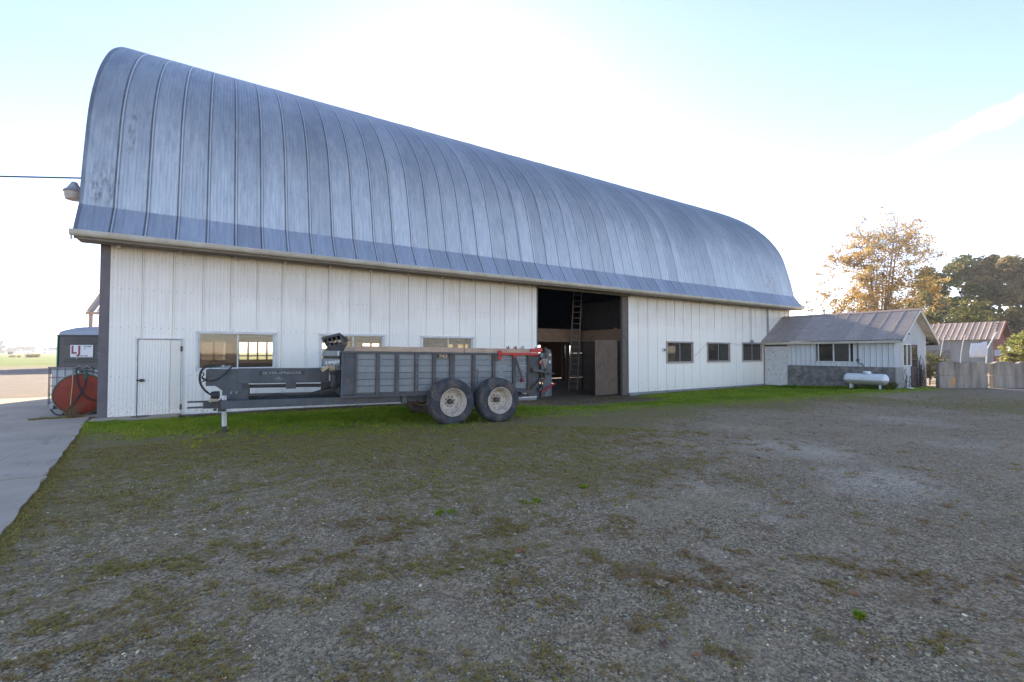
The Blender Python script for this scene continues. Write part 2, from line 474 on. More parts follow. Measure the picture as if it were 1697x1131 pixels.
M['leaf_far'] = leafmat('distant_tree_foliage', ((.05, .05, .045), (.07, .07, .06), (.09, .085, .07)), .1)
M['grass'] = leafmat('lush_grass_blades', ((.13, .22, .008), (.25, .36, .018), (.44, .44, .05)), .45)
M['moss'] = leafmat('knotweed_and_moss', ((.29, .255, .055), (.40, .32, .085), (.34, .19, .08)), .3, .8)
M['bark'] = painted('grey_brown_bark', (.13, .105, .085), (.07, .055, .045), .9, sc=2, bump=.6)
M['bark_pale'] = painted('pale_bark', (.24, .19, .145), (.14, .105, .08), .9, sc=2, bump=.6)

# ------------------------------------------------------------------ terrain
def sm(a, b, x):
    t = np.clip((x - a) / (b - a), 0, 1); return t * t * (3 - 2 * t)
def gz(x, y):
    x = np.asarray(x, float); y = np.asarray(y, float)
    return -.10 * sm(1, 14, x) * (1 - .6 * sm(34, 50, x)) - .26 * sm(1, 17, x) * sm(7.0, 14, y) * (1 - sm(34, 60, x)) * (1 - sm(30, 60, y))

_perm = np.random.default_rng(5).random((256, 256))
def vnoise(x, y, sc):
    x = np.asarray(x) * sc; y = np.asarray(y) * sc
    xi = np.floor(x).astype(int); yi = np.floor(y).astype(int)
    fx = x - xi; fy = y - yi; fx = fx * fx * (3 - 2 * fx); fy = fy * fy * (3 - 2 * fy)
    g = lambda a, b: _perm[a & 255, b & 255]
    return (g(xi, yi) * (1 - fx) + g(xi + 1, yi) * fx) * (1 - fy) + (g(xi, yi + 1) * (1 - fx) + g(xi + 1, yi + 1) * fx) * fy
def fbm(x, y, sc, o=4):
    s = 0; a = .5; t = 0
    for i in range(o):
        s = s + a * vnoise(np.asarray(x) + 17.3 * i, np.asarray(y) - 9.1 * i, sc); t += a; a *= .55; sc *= 2.1
    return s / t

# how much low weed covers the yard (samples at places in the yard)
MP = np.array([(-2.3, 13.4, 0.9), (-0.6, 10.4, 0.8), (0.8, 9.5, 0.8), (2.2, 8.6, 0.85), (2.8, 7.1, 0.75), (5.2, 8.1, 0.85), (8.0, 8.3, 0.85), (11.2, 9.0, 0.8), (16.0, 9.0, 0.85), (21.4, 8.2, 0.9), (-1.1, 8.0, 0.6), (0.2, 7.1, 0.55), (1.6, 6.2, 0.55), (3.1, 5.6, 0.6), (4.0, 4.7, 0.7), (5.1, 4.7, 0.65), (7.9, 6.4, 0.45), (12.3, 6.9, 0.2), (7.9, 5.0, 0.15), (5.3, 3.8, 0.2), (-1.5, 6.8, 0.7), (-0.3, 5.1, 0.4), (0.7, 5.0, 0.32), (1.7, 4.4, 0.5), (2.2, 3.5, 0.5), (3.0, 3.5, 0.3), (3.8, 3.0, 0.12), (-1.0, 4.4, 0.4), (-0.2, 3.9, 0.28), (0.5, 3.4, 0.3), (1.0, 3.9, 0.25), (1.5, 3.3, 0.45), (1.2, 3.0, 0.1), (1.7, 2.7, 0.2), (2.2, 2.3, 0.25), (1.7, 2.0, 0.4), (2.2, 1.8, 0.35), (2.9, 1.9, 0.1), (11.8, 5.9, 0.05), (16.6, 5.6, 0.15), (8.6, 3.3, 0.0), (10.7, 3.1, 0.05), (16.3, 3.0, 0.1), (8.4, 1.8, 0.05), (4.8, 1.9, 0.17), (5.8, 1.7, 0.15), (6.0, 1.1, 0.1), (4.4, 1.0, 0.1), (3.3, 1.3, 0.12), (-0.2, 3.1, 0.3), (-0.8, 3.5, 0.35), (23.7, 5.9, 0.55), (22.1, 3.5, 0.75), (23.5, 6.9, 0.2), (30, 2, .3), (10, -2, .1), (0, -3, .2), (-4, 0, .3), (26, -1, .5)])
def moss_cover(x, y):
    x = np.asarray(x, float); y = np.asarray(y, float)
    wx = x + (fbm(x, y, 1.1) - .5) * 1.2; wy = y + (fbm(x + 40, y, 1.1) - .5) * 1.2
    num = 0; den = 0
    for a, b, m in MP:
        w = 1 / (((wx - a) ** 2 + (wy - b) ** 2) * (1 + .0) + .12) ** 1.6
        num = num + w * m; den = den + w
    return num / den
GF = np.array([(-2.75, 13.6), (-2.4, 13.5), (-0.7, 12.1), (1.5, 11.4), (4.2, 10.9), (7.5, 11.2), (10.9, 11.2), (16.3, 10.3), (22.3, 8.9), (25.5, 8.1), (28, 7.8), (30, 7.6)])
def lush(x, y):
    x = np.asarray(x, float); y = np.asarray(y, float)
    front = np.interp(x, GF[:, 0], GF[:, 1]) + (fbm(x, y, .8) - .5) * 1.1
    back = np.where(x < -.95, 14.72, np.where(x < 16.4, 14.50 - .35 * sm(3, 11, x), 15.2)) + (fbm(x + 9, y, 1.7) - .5) * .5
    door = sm(8.2, 10.5, x) * (1 - sm(15.8, 17.0, x))          # worn bare in front of the big doorway
    back = back - door * 1.5
    l = (.62 * sm(0, .9, y - front) + .38 * sm(-1.9, .6, y - front + (fbm(x, y, 2.3) - .5) * 1.5)) * sm(0, .18, back - y) * (x > -2.72) * (x < 30.5)
    return l
def concrete_zone(x, y):
    ex = -1.67 - (y - 5.86) * (1.08 / 8.94)
    return ((x < ex) & (y < 24.0)) | ((y > 14.78) & (y < 15.6) & (x < -.95))

ux = np.unique(np.concatenate([np.arange(-12, 34, .25), -12 - np.cumsum(.3 * 1.16 ** np.arange(51)), 34 + np.cumsum(.3 * 1.16 ** np.arange(51)), np.arange(-2, 6, .1)]))
uy = np.unique(np.concatenate([np.arange(-6, 16, .25), 16 + np.cumsum(.3 * 1.155 ** np.arange(56)), -6 - np.cumsum(.3 * 1.2 ** np.arange(34)), np.arange(1, 6, .1)]))
GX, GY = np.meshgrid(ux, uy, indexing='ij')
GZ = gz(GX, GY) + (fbm(GX, GY, .45) - .5) * .05 * sm(.0, .6, 1 - concrete_zone(GX, GY)) - .02
# inside the barn the floor is level earth
inside = (GX > -2.4) & (GX < 31.4) & (GY > 15.3) & (GY < 28.5)
GZ = np.where(inside, gz(GX, np.full_like(GY, 15)) * 1.0, GZ)
nx, ny = GX.shape
idx = np.arange(nx * ny).reshape(nx, ny)
F = np.stack([idx[:-1, :-1], idx[1:, :-1], idx[1:, 1:], idx[:-1, 1:]], -1).reshape(-1)
field = sm(70, 76, GY * .55 - GX * .25 + (fbm(GX, GY, .05) - .5) * 3 + 30 * 0 + 0)     # far field
# the field starts beyond the dirt track, seen on the far left, and everywhere far off
fy = GY + (fbm(GX, GY, .1) - .5) * 4
field = np.maximum(sm(75, 79, fy), sm(110, 120, GX))
attrs = {'moss': moss_cover(GX, GY).ravel(), 'lush': lush(GX, GY).ravel(), 'field': field.ravel(),
         'dirt': ((sm(16, 22, GY) + sm(30.4, 31.5, GX)).clip(0, 1) * (1 - field)).ravel(),
         'bare': (sm(0, .3, GY - np.where(GX < 16.4, 14.45, 15.1)) * (GX > -.95) + sm(8.5, 10.5, GX) * (1 - sm(16, 17.4, GX)) * sm(12.4, 13.6, GY)).clip(0, 1).ravel() * (1 - 0 * GX.ravel())}
WP = [(9.1, 4.2, 1.5, .8), (7.6, 2.5, 1.1, 1), (5.0, 2.7, .55, .7), (5.25, 3.7, .5, .6), (1.9, 2.56, .35, .35), (2.8, 1.85, .4, .35), (1.2, 2.86, .34, .4), (4.6, 1.8, .5, .4), (15.3, 4.5, 1.6, .6), (10.2, 6.4, .9, .5), (2.2, 1.77, .3, .3), (12.5, 2.5, 1.5, .5), (3.6, 2.4, .3, .5)]
wv = 0 * GX
for a, b, r_, k_ in WP:
    ang_ = math.atan2(b, a); dx_ = (GX - a) * math.cos(ang_) + (GY - b) * math.sin(ang_); dy_ = -(GX - a) * math.sin(ang_) + (GY - b) * math.cos(ang_)
    wv = np.maximum(wv, k_ * np.exp(-((dx_ / r_) ** 2 + (dy_ / (r_ * .8)) ** 2)))
attrs['worn'] = wv.ravel()
def ground_mat():
    t = NT('yard_ground')
    p = t.pos
    f1 = t.noise(p, 55, 4, .7); f2 = t.noise(p, 9, 5, .65); f3 = t.noise(p, 1.3, 5, .6)
    vo = t.n('ShaderNodeTexVoronoi'); vo.inputs['Scale'].default_value = 70; t.l(p, vo.inputs['Vector'])
    vo2 = t.n('ShaderNodeTexVoronoi'); vo2.inputs['Scale'].default_value = 28; t.l(p, vo2.inputs['Vector'])
    sv = t.sep(vo.outputs['Color'])[0]; sv2 = t.sep(vo2.outputs['Color'])[1]
    grav = t.mix(t.ramp(sv, .15, .85), (0.134, 0.098, 0.057), (0.564, 0.416, 0.247))
    grav = t.mix(t.ramp(sv2, .86, .98, 0, .6), grav, (0.640, 0.508, 0.329))
    grav = t.mix(t.ramp(f3, .42, .68, 0, .55), grav, (0.423, 0.306, 0.177))      # packed fines
    grav = t.mix(t.ramp(f2, .35, .8, 0, .4), grav, (0.167, 0.116, 0.065))
    brown = t.noise(p, 2.6, 6, .72, .4)
    grav = t.mix(t.ramp(t.noise(p, .45, 4, .6), .5, .7, 0, .45), grav, (0.512, 0.393, 0.238))     # pale trodden dust
    wo = t.math('ADD', t.attr('worn'), t.math('MULTIPLY', t.math('SUBTRACT', f3, .5), .9))
    grav = t.mix(t.ramp(wo, .25, .8, 0, .5), grav, (.66, .545, .40))
    crev = t.ramp(vo2.outputs['Distance'], .55, .8, 0, .4)
    grav = t.mix(crev, grav, (0.089, 0.063, 0.036))
    grav = t.mix(t.math('MULTIPLY', t.ramp(brown, .54, .66, 0, .8), t.ramp(f1, .3, .6, .35, 1)), grav, (0.173, 0.092, 0.039))
    mossc = t.mix(t.ramp(f2, .3, .72), (.320, .255, .085), (.235, .150, .065))
    mossc = t.mix(t.ramp(f1, .35, .7), mossc, (0.149, 0.127, 0.036))
    mc = t.attr('moss')
    mm = t.math('ADD', mc, t.math('MULTIPLY', t.math('SUBTRACT', f2, .5), 1.3))
    mm = t.math('ADD', mm, t.math('MULTIPLY', t.math('SUBTRACT', f1, .5), .9))
    col = t.mix(t.ramp(mm, .38, .62, 0, .88), grav, mossc)
    lu = t.attr('lush')
    grassc = t.mix(t.ramp(f1, .3, .7), (0.138, 0.218, 0.013), (0.253, 0.299, 0.032))
    grassc = t.mix(t.ramp(f3, .5, .75, 0, .5), grassc, (0.230, 0.218, 0.041))
    col = t.mix(t.math('MULTIPLY', lu, .95), col, grassc)
    ba = t.attr('bare')
    barec = t.mix(t.ramp(f1, .3, .7), (0.172, 0.121, 0.063), (0.098, 0.069, 0.038))
    col = t.mix(t.math('MULTIPLY', ba, .9), col, barec)
    di = t.attr('dirt')
    dirtc = t.mix(t.ramp(f3, .3, .7), (.30, .245, .19), (.235, .19, .145))
    col = t.mix(di, col, dirtc)
    fi = t.attr('field')
    big = t.noise(t.scale(p, (.3, 1, 1)), .12, 5, .65)
    fieldc = t.mix(t.ramp(big, .35, .65), (.13, .19, .035), (.21, .22, .07))
    col = t.mix(fi, col, fieldc)
    h = t.math('ADD', t.math('MULTIPLY', vo.outputs['Distance'], -.6), t.math('ADD', f1, f2))
    t.bump(h, .7, .025)
    return t.set(col, .92, 0, .25)
M['ground'] = ground_mat()
gm = raw_mesh('ground', np.stack([GX, GY, GZ], -1).reshape(-1, 3), F, 4, M['ground'], attrs, True)
tag(link('ground', gm), kind='structure')

def ground_z(x, y):
    return gz(x, y) + (fbm(x, y, .45) - .5) * .05 - .02

# concrete apron on the left: slabs with earth-filled joints
apron = empty('concrete_apron', (-4, 10, 0), kind='structure')
def slab_mat():
    t = NT('worn_concrete_slab')
    n = t.noise(t.pos, .9, 6, .65); n2 = t.noise(t.pos, 40, 4, .7); n3 = t.noise(t.scale(t.pos, (1, .3, 1)), 2.2, 5, .7, 1.0)
    c = t.mix(t.ramp(n, .3, .7), (.50, .40, .30), (.39, .305, .22))
    c = t.mix(t.ramp(n3, .56, .70, 0, .5), c, (.16, .135, .10))
    c = t.mix(t.ramp(n2, .5, .75, 0, .3), c, (.14, .135, .13))
    t.bump(n2, .3, .004)
    return t.set(c, .85)
M['slab'] = slab_mat()
def edge_x(y): return -1.67 - (y - 5.86) * (1.08 / 8.94)
ys = [-3.0, 1.2, 4.95, 8.70, 12.5, 16.2, 20.0, 23.8]
for i in range(len(ys) - 1):
    y0, y1 = ys[i] + .02, ys[i + 1] - .02
    xr0, xr1 = edge_x(y0), edge_x(y1)
    lim = 0
    for (a, b) in ((None, -6.0), (-6.05, -10.5), (-10.55, -15)):
        mb = MB((-4, 10, 0))
        if a is None:
            if y0 > 15: xr0 = xr1 = -2.75
            n = 14; pr = []
            for k in range(n + 1):
                yy = y0 + (y1 - y0) * k / n
                pr.append(((xr0 + (xr1 - xr0) * k / n) + (0 if y0 > 15 else random.uniform(-.03, .02)), yy))
            poly = pr + [(b, y1), (b, y0)]
        else:
            poly = [(a, y0), (a, y1), (b, y1), (b, y0)]
        mb.prism(poly, 'z', -.08, .012 + random.uniform(-.003, .003))
        mb.build('slab', M['slab'], apron)
mb = MB((-4, 10, 0)); mb.prism([(-2.70, 14.80), (-.96, 14.86), (-.93, 15.24), (-2.70, 15.24)], 'z', -.1, .045); mb.build('slab', M['slab'], apron)
mb = MB((-4, 10, 0)); mb.lathe([(0.001, .052), (.19, .052), (.2, .046)], (-1.75, 15.0, 0), 'z', 24); mb.build('drain_cover', M['black_steel'], apron)
# weeds in the joint
# ------------------------------------------------------------------ barn
B0 = (-2.44, 15.26, 0)
barn = empty('barn', B0, label='long white metal-sided barn with a tall arched galvanised roof and open doorway', cat='barn')
PROF = [(14.58, 4.58), (15.06, 5.33), (15.25, 6.2), (15.5, 7.15), (15.78, 8.05), (16.2, 8.85), (16.95, 9.82), (18.1, 10.88), (19.5, 11.82), (21.0, 12.65), (21.9, 13.08)]
def catmull(P, n):
    out = []
    for i in range(len(P) - 1):
        p0 = P[max(i - 1, 0)]; p1 = P[i]; p2 = P[i + 1]; p3 = P[min(i + 2, len(P) - 1)]
        for k in range(n):
            t = k / n
            out.append(tuple(.5 * ((2 * p1[j]) + (-p0[j] + p2[j]) * t + (2 * p0[j] - 5 * p1[j] + 4 * p2[j] - p3[j]) * t * t + (-p0[j] + 3 * p1[j] - 3 * p2[j] + p3[j]) * t ** 3) for j in (0, 1)))
    out.append(P[-1]); return out
ARCH = catmull(PROF[1:], 3)
def sheet_mesh(name, path, width, waves, amp, mat, lap=.012, thick=True):
    """corrugated sheet following path (y,z), spanning x 0..width; last rib laps over its neighbour"""
    xs = []; hs = []
    nper = 4
    for k in range(waves * nper + 1):
        xs.append(width * k / (waves * nper)); hs.append(amp * math.sin(2 * math.pi * k / nper + .3))
    # raised lap rib at the right edge
    xs += [width + .004, width + .022, width + .030]; hs += [lap + .008, lap + .008, -.004]
    xs = np.array(xs); hs = np.array(hs)
    V = []; P = [Vector((a, b)) for a, b in path]
    for i, p in enumerate(P):
        d = (P[min(i + 1, len(P) - 1)] - P[max(i - 1, 0)]).normalized()
        nrm = Vector((-d.y, d.x))
        for x, h in zip(xs, hs):
            q = p + nrm * float(h); V.append((x, q.x, q.y))
    m = len(xs); Fq = []
    for i in range(len(P) - 1):
        for k in range(m - 1):
            Fq += [i * m + k, i * m + k + 1, (i + 1) * m + k + 1, (i + 1) * m + k]
    return raw_mesh(name, np.array(V), np.array(Fq), 4, mat, None, True)
RW = .655; RX0 = -3.0; NR = 53
arch_local = [(y - 15.26, z) for y, z in ARCH]
flare_path = [(y - 15.26, z) for y, z in [(14.56, 4.56), (14.80, 4.93), (15.08, 5.36)]]
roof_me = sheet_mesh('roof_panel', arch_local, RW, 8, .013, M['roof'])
flare_me = sheet_mesh('eave_panel', [(a - .012, b + .0) for a, b in flare_path], RW, 8, .011, M['flare'])
for k in range(NR):
    x = RX0 + k * RW - B0[0]
    o = link('roof_panel', roof_me, parent=barn, loc=(x, random.uniform(-.004, .004), random.uniform(-.004, .004)))
    o.rotation_euler = (random.uniform(-.0006, .0006), 0, random.uniform(-.003, .003))
    o = link('eave_panel', flare_me, parent=barn, loc=(x, -.01 + random.uniform(-.003, .003), .0))
    o.rotation_euler = (0, 0, random.uniform(-.003, .003))
# rear slope in one sheet, ridge cap, verge trim
RX1 = RX0 + NR * RW
rear = [(2 * 21.9 - y, z) for y, z in ARCH[::-1]] + [(2 * 21.9 - 14.58, 4.58)]
mb = MB(B0); n = len(rear)
mb.add([(x, y, z) for y, z in rear for x in (RX0, RX1)], [(2 * i, 2 * i + 1, 2 * i + 3, 2 * i + 2) for i in range(n - 1)])
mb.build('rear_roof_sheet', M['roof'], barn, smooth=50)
mb = MB(B0)
mb.prism([(21.45, 12.90), (21.9, 13.13), (22.35, 12.90), (22.35, 12.87), (21.9, 13.09), (21.45, 12.87)], 'x', RX0, RX1)
mb.build('ridge_cap', M['flare'], barn)
full = [(14.58, 4.58)] + ARCH + rear[1:]
for x0 in (RX0 - .02, RX1 + .03):
    mb = MB(B0); n = len(full); vs = []; fs = []
    for i, (y, z) in enumerate(full):
        a = Vector(full[max(i - 1, 0)]); b = Vector(full[min(i + 1, n - 1)]); d = (b - a).normalized(); nr = Vector((-d.y, d.x))
        for xx, h in ((x0 - .004, .016), (x0 + .028, .016), (x0 + .028, -.02), (x0 - .004, -.02)):
            vs.append((xx, y + nr.x * h, z + nr.y * h))
    for i in range(n - 1):
        for k in range(4):
            fs.append((i * 4 + k, i * 4 + (k + 1) % 4, i * 4 + 4 + (k + 1) % 4, i * 4 + 4 + k))
    mb.add(vs, fs).build('verge_trim', M['flare'], barn)
# inner sheathing of the arch, near black: loft shade put into its colour
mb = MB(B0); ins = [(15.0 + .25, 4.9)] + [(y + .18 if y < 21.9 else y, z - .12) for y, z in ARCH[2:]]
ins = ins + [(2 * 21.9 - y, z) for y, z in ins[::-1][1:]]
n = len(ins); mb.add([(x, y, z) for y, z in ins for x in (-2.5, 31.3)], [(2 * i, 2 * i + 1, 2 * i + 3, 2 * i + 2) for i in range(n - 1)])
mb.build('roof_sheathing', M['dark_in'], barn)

# gutter, fascia, soffit, brackets
mb = MB(B0)
gp = [(14.55, 4.60), (14.44, 4.60), (14.42, 4.57), (14.44, 4.50), (14.48, 4.46), (14.56, 4.46), (14.56, 4.47), (14.485, 4.475), (14.45, 4.51), (14.435, 4.57), (14.445, 4.59), (14.55, 4.59)]
mb.prism(gp, 'x', RX0 - .06, RX1 + .06); mb.build('gutter', M['cream'], barn)
mb = MB(B0); mb.box(RX0, RX1, 14.565, 14.60, 4.40, 4.58); mb.build('fascia_board', M['soffit'], barn)
for k in range(12):
    x0 = RX0 + (RX1 - RX0) * k / 12; x1 = RX0 + (RX1 - RX0) * (k + 1) / 12 - .01
    mb = MB(B0); mb.box(x0, x1, 14.605, 15.30, 4.44, 4.46); mb.build('soffit_board', M['soffit'], barn)
for k in range(27):
    mb = MB(B0); x = -2.3 + k * 1.28; mb.box(x, x + .07, 15.12, 15.215, 4.36, 4.435); mb.build('eave_block', M['white_trim'], barn)
mb = MB(B0); mb.box(RX0 - .045, RX0 - .02, 14.5, 14.56, 4.36, 4.46); mb.build('gutter_bracket', M['cream'], barn)

# siding panels with openings
def zbase(x): return float(np.interp(x, [-2.44, -.95, 1.3, 4.7, 16.4, 28.1, 31.4], [.05, .0, -.0, -.055, -.26, -.28, -.28]))
OPEN = [(-.57, 1.32, 1.22, 2.24), (2.6, 4.59, 1.22, 2.25), (5.97, 7.99, 1.22, 2.24), (19.19, 21.26, 1.17, 2.21), (22.59, 24.65, 1.18, 2.2), (26.0, 28.05, 1.18, 2.24), (-1.88, -.92, -.5, 2.07)]
def wall_panel(x0, x1, z0, z1, right_lap=True, waves=8):
    mb = MB(B0); xs = []; n = max(2, int(round((x1 - x0) / .0825))) * 2
    pts = []
    for k in range(n + 1):
        pts.append((x0 + (x1 - x0) * k / n, 15.26 - (.006 if k % 2 else 0)))
    if right_lap: pts = [p for p in pts[:n]] + [(x1 - .030, 15.260), (x1 - .024, 15.280), (x1 - .010, 15.280), (x1 - .008, 15.240), (x1 + .014, 15.236), (x1 + .020, 15.257)]
    m = len(pts)
    vs = [(x, y, z0 if z0 > .8 else zbase(x)) for x, y in pts] + [(x, y, z1) for x, y in pts]
    mb.add(vs, [(i, i + 1, i + 1 + m, i + m) for i in range(m - 1)])
    return mb.build('wall_panel', M['siding'], barn)
def clad(xa, xb, step):
    x = xa
    while x < xb - .05:
        x1 = min(x + step, xb)
        cuts = sorted({x, x1} | {c for o in OPEN for c in o[:2] if x + .02 < c < x1 - .02})
        for a, b in zip(cuts[:-1], cuts[1:]):
            c = (a + b) / 2; segs = [(-9, 4.46)]
            for o in OPEN:
                if o[0] - .02 <= c <= o[1] + .02:
                    segs = []
                    if o[2] > 0: segs.append((-9, o[2]))
                    segs.append((o[3], 4.46))
            for s0, s1 in segs: wall_panel(a, b, s0, s1, abs(b - x1) < .001 and b < xb - .01)
        x = x1
clad(-2.44, 11.0, .66)
clad(16.40, 31.40, .69)
# screws
def screws(name, pts, parent, r, mat):
    mb = MB(B0)
    for (x, y, z) in pts:
        mb.add([(x - r, y, z - r), (x + r, y, z - r), (x + r, y, z + r), (x - r, y, z + r), (x, y - r * .9, z)], [(0, 1, 4), (1, 2, 4), (2, 3, 4), (3, 0, 4)])
    o = mb.build(name, mat, parent); tag(o, kind='stuff'); return o
pts = []
for z in (.12, 1.05, 2.32, 3.32, 4.1):
    x = -2.38
    while x < 31.3:
        ok = not (11.0 < x < 16.4)
        for o in OPEN:
            if o[0] - .05 < x < o[1] + .05 and o[2] - .03 < z < o[3] + .05: ok = False
        if ok: pts.append((x, 15.244, z + random.uniform(-.012, .012) - .012 * x))
        x += .165
screws('siding_screw', pts, barn, .007, M['black_steel'])
pts = []
for i in range(3, len(ARCH) - 6, 2):
    y, z = ARCH[i]; a, b = ARCH[i - 1]
    for k in range(NR):
        for j in range(3):
            pts.append((RX0 + k * RW + 0.1 + j * .21, y - .016, z + random.uniform(-.01, .01)))
screws('roof_screw', pts, barn, .0055, M['black_steel'])

# corner board, base strips, end walls, foundation
mb = MB(B0); mb.box(-2.635, -2.445, 15.25, 15.31, -.02, 4.45); mb.build('corner_board', M['post_brown'], barn)
mb = MB(B0); mb.box(31.40, 31.46, 15.215, 15.31, -.3, 4.45); mb.build('corner_trim', M['siding'], barn)
for (xa, xb, xw) in ((-2.5, -2.45, 0), (31.40, 31.45, 0)):
    mb = MB(B0)
    prof = [(15.32, -.35), (15.32, 4.5)] + [(y, z - .05) for y, z in ARCH[2:]] + [(2 * 21.9 - y, z - .05) for y, z in ARCH[2:][::-1]] + [(28.48, 4.5), (28.48, -.35)]
    mb.prism(prof, 'x', xa, xb); mb.build('end_wall', M['siding'], barn)
mb = MB(B0)
for k in range(10):
    xa = 16.45 + k * 1.5; xb = xa + 1.5
    mb.prism([(xa, zbase(xa) + .02), (xb, zbase(xb) + .02), (xb, -.6), (xa, -.6)], 'y', 15.20, 15.34)
mb.build('foundation', M['conc'], barn)
mb = MB(B0)
for k in range(10):
    xa = -.92 + k * 1.19; xb = xa + 1.19
    mb.prism([(xa, zbase(xa) + .0), (xb, zbase(xb) + .0), (xb, -.5), (xa, -.5)], 'y', 15.262, 15.34)
mb.build('foundation', M['conc'], barn)
mb = MB(B0); mb.prism([(-2.44, .03), (-.93, .03), (-.93, .0), (-2.44, .0)], 'y', 15.225, 15.262); mb.build('sill_rust_strip', M['black_steel'], barn)

# personnel door
D = empty('personnel_door', (0, 0, 0)); D.parent = barn; DB = B0
def strip(x0, x1, y, z0, z1, name, mat, parent):
    mb = MB(B0); n = 22; pts = [(x0 + (x1 - x0) * k / n, y - (.010 if k % 2 else 0)) for k in range(n + 1)]; m = len(pts)
    mb.add([(a, b, z0) for a, b in pts] + [(a, b, z1) for a, b in pts], [(i, i + 1, i + 1 + m, i + m) for i in range(m - 1)])
    return mb.build(name, mat, parent)
strip(-1.85, -1.18, 15.25, .04, 2.03, 'door_leaf_sheet', M['siding'], D)
strip(-1.165, -.945, 15.25, .04, 2.03, 'door_leaf_sheet', M['siding'], D)
mb = MB(B0); mb.box(-1.85, -.945, 15.262, 15.30, .04, 2.03); mb.build('door_core', M['white_trim'], D)
for (a, b, c, d) in ((-1.90, -1.865, .02, 2.08), (-.935, -.90, .02, 2.08)):
    mb = MB(B0); mb.box(a, b, 15.215, 15.30, c, d); mb.build('door_frame', M['white_trim'], D)
mb = MB(B0); mb.box(-1.90, -.90, 15.21, 15.30, 2.045, 2.08); mb.build('door_frame', M['white_trim'], D)
mb = MB(B0); mb.box(-1.87, -1.71, 15.20, 15.235, .94, .985); mb.box(-1.80, -1.73, 15.18, 15.20, .92, 1.0); mb.build('hasp', M['black_steel'], D)
for z in (.15, 1.72):
    mb = MB(B0); mb.box(-.955, -.905, 15.205, 15.235, z, z + .14); mb.build('hinge', M['hub'], D)

# windows
def window(x0, x1, z0, z1, gl, frame=M['white_trim'], fw=.045, curtains=False, broken=False):
    w = empty('window', (0, 0, 0)); w.parent = barn
    for (a, b, c, d) in ((x0 - .05, x1 + .05, z1 - fw * .3, z1 + .05), (x0 - .05, x1 + .05, z0 - .05, z0 + fw * .3), (x0 - .05, x0 + .012, z0, z1), (x1 - .012, x1 + .05, z0, z1)):
        mb = MB(B0); mb.box(a, b, 15.205, 15.30, c, d); mb.build('window_frame', frame, w)
    xm = (x0 + x1) / 2
    for (a, b) in ((x0 + .012, xm + .02), (xm - .02, x1 - .012)):
        y = 15.262 if a < xm - .5 else 15.282
        mb = MB(B0)
        mb.box(a, a + .035, y - .012, y + .012, z0 + .01, z1 - .01); mb.box(b - .035, b, y - .012, y + .012, z0 + .01, z1 - .01)
        mb.box(a + .035, b - .035, y - .011, y + .011, z0 + .01, z0 + .04); mb.box(a + .035, b - .035, y - .011, y + .011, z1 - .035, z1 - .01)
        mb.build('sash', frame, w)
        mb = MB(B0); mb.box(a + .035, b - .035, y - .002, y + .002, z0 + .04, z1 - .035); mb.build('pane', gl, w)
    if curtains:
        for k in range(3):
            xa = x0 + .1 + (x1 - x0) * (.0, .52, .80)[k]; ww = (.42, .24, .34)[k]
            mb = MB(B0); n = 24; vs = []
            for zi, z in enumerate((z1 + .05, (z0 + z1) / 2, z0 - .05)):
                for i in range(n + 1):
                    u = i / n; sq = 1 - (.35 * zi / 2 if k != 1 else 0)
                    vs.append((xa + ww * (u * sq + (0 if k < 2 else (1 - sq))), 15.40 + .03 * math.sin(u * 30), z))
            mb.add(vs, [(r * (n + 1) + i, r * (n + 1) + i + 1, (r + 1) * (n + 1) + i + 1, (r + 1) * (n + 1) + i) for r in range(2) for i in range(n)])
            mb.build('curtain', M['curtain'], w, smooth='all')
    return w
window(*OPEN[0], M['glass']); window(*OPEN[1], M['glass']); window(*OPEN[2], M['glass_moss'])
for o_ in OPEN[3:6]: window(*o_, M['glass_dark'], frame=M['wood_grey'] if False else painted('aged_window_frame', (.45, .38, .33), (.3, .24, .2), .7), curtains=True)

# doorway: jamb, header, boards at its right side, inner beam and partitions
mb = MB(B0); mb.box(16.02, 16.38, 15.28, 15.42, -.36, 4.45); mb.build('jamb_board', M['wood_grey'], barn)
mb = MB(B0); mb.box(10.98, 11.04, 15.25, 15.40, -.2, 4.45); mb.build('jamb_board', M['wood_grey'], barn)
mb = MB(B0); mb.box(11.0, 16.4, 15.10, 15.24, 4.36, 4.44); mb.build('door_track', M['soffit'], barn)
mb = MB(B0); mb.box(14.48, 15.90, 15.50, 15.55, -.30, 2.27); mb.build('stall_door', M['wood_intz'], barn)
for k in range(4):
    mb = MB(B0); mb.box(15.75, 18.6, 18.70 + k * .003, 18.75, -.3 + k * .65, .342 + k * .65); mb.build('partition_board', M['wood_intz'], barn)
for k in range(8):     # inner beams with their boards
    mb = MB(B0); mb.box(11.0 + k * 1.1 - 1, 12.09 + k * 1.1 - 1, 18.9, 18.96, 2.26 - .005 * k, 2.92); mb.build('loft_rim_board', M['wood_int'], barn)
mb = MB(B0); mb.box(16.9, 17.1, 18.8, 18.89, 2.3, 2.85); mb.build('beam_cleat', M['wood_int'], barn)
mb = MB(B0); mb.box(-2.4, 31.3, 18.97, 28.4, 2.93, 2.97); mb.build('loft_floor', M['dark_in'], barn)  # added to keep the loft dark, shade put into its colour
for k, x in enumerate((-1.2, 2.3, 5.8, 9.3, 12.55, 16.2, 19.8, 23.3, 26.8)):
    for y in (19.6, 24.4):
        mb = MB(B0); mb.box(x, x + .18, y, y + .18, -.3, 2.9); mb.build('barn_post', M['wood_intz'], barn)
for y in (19.6, 24.4):
    mb = MB(B0); mb.box(-2.3, 31.2, y - .05, y + .23, 2.72, 2.92); mb.build('cross_beam', M['wood_int'], barn)
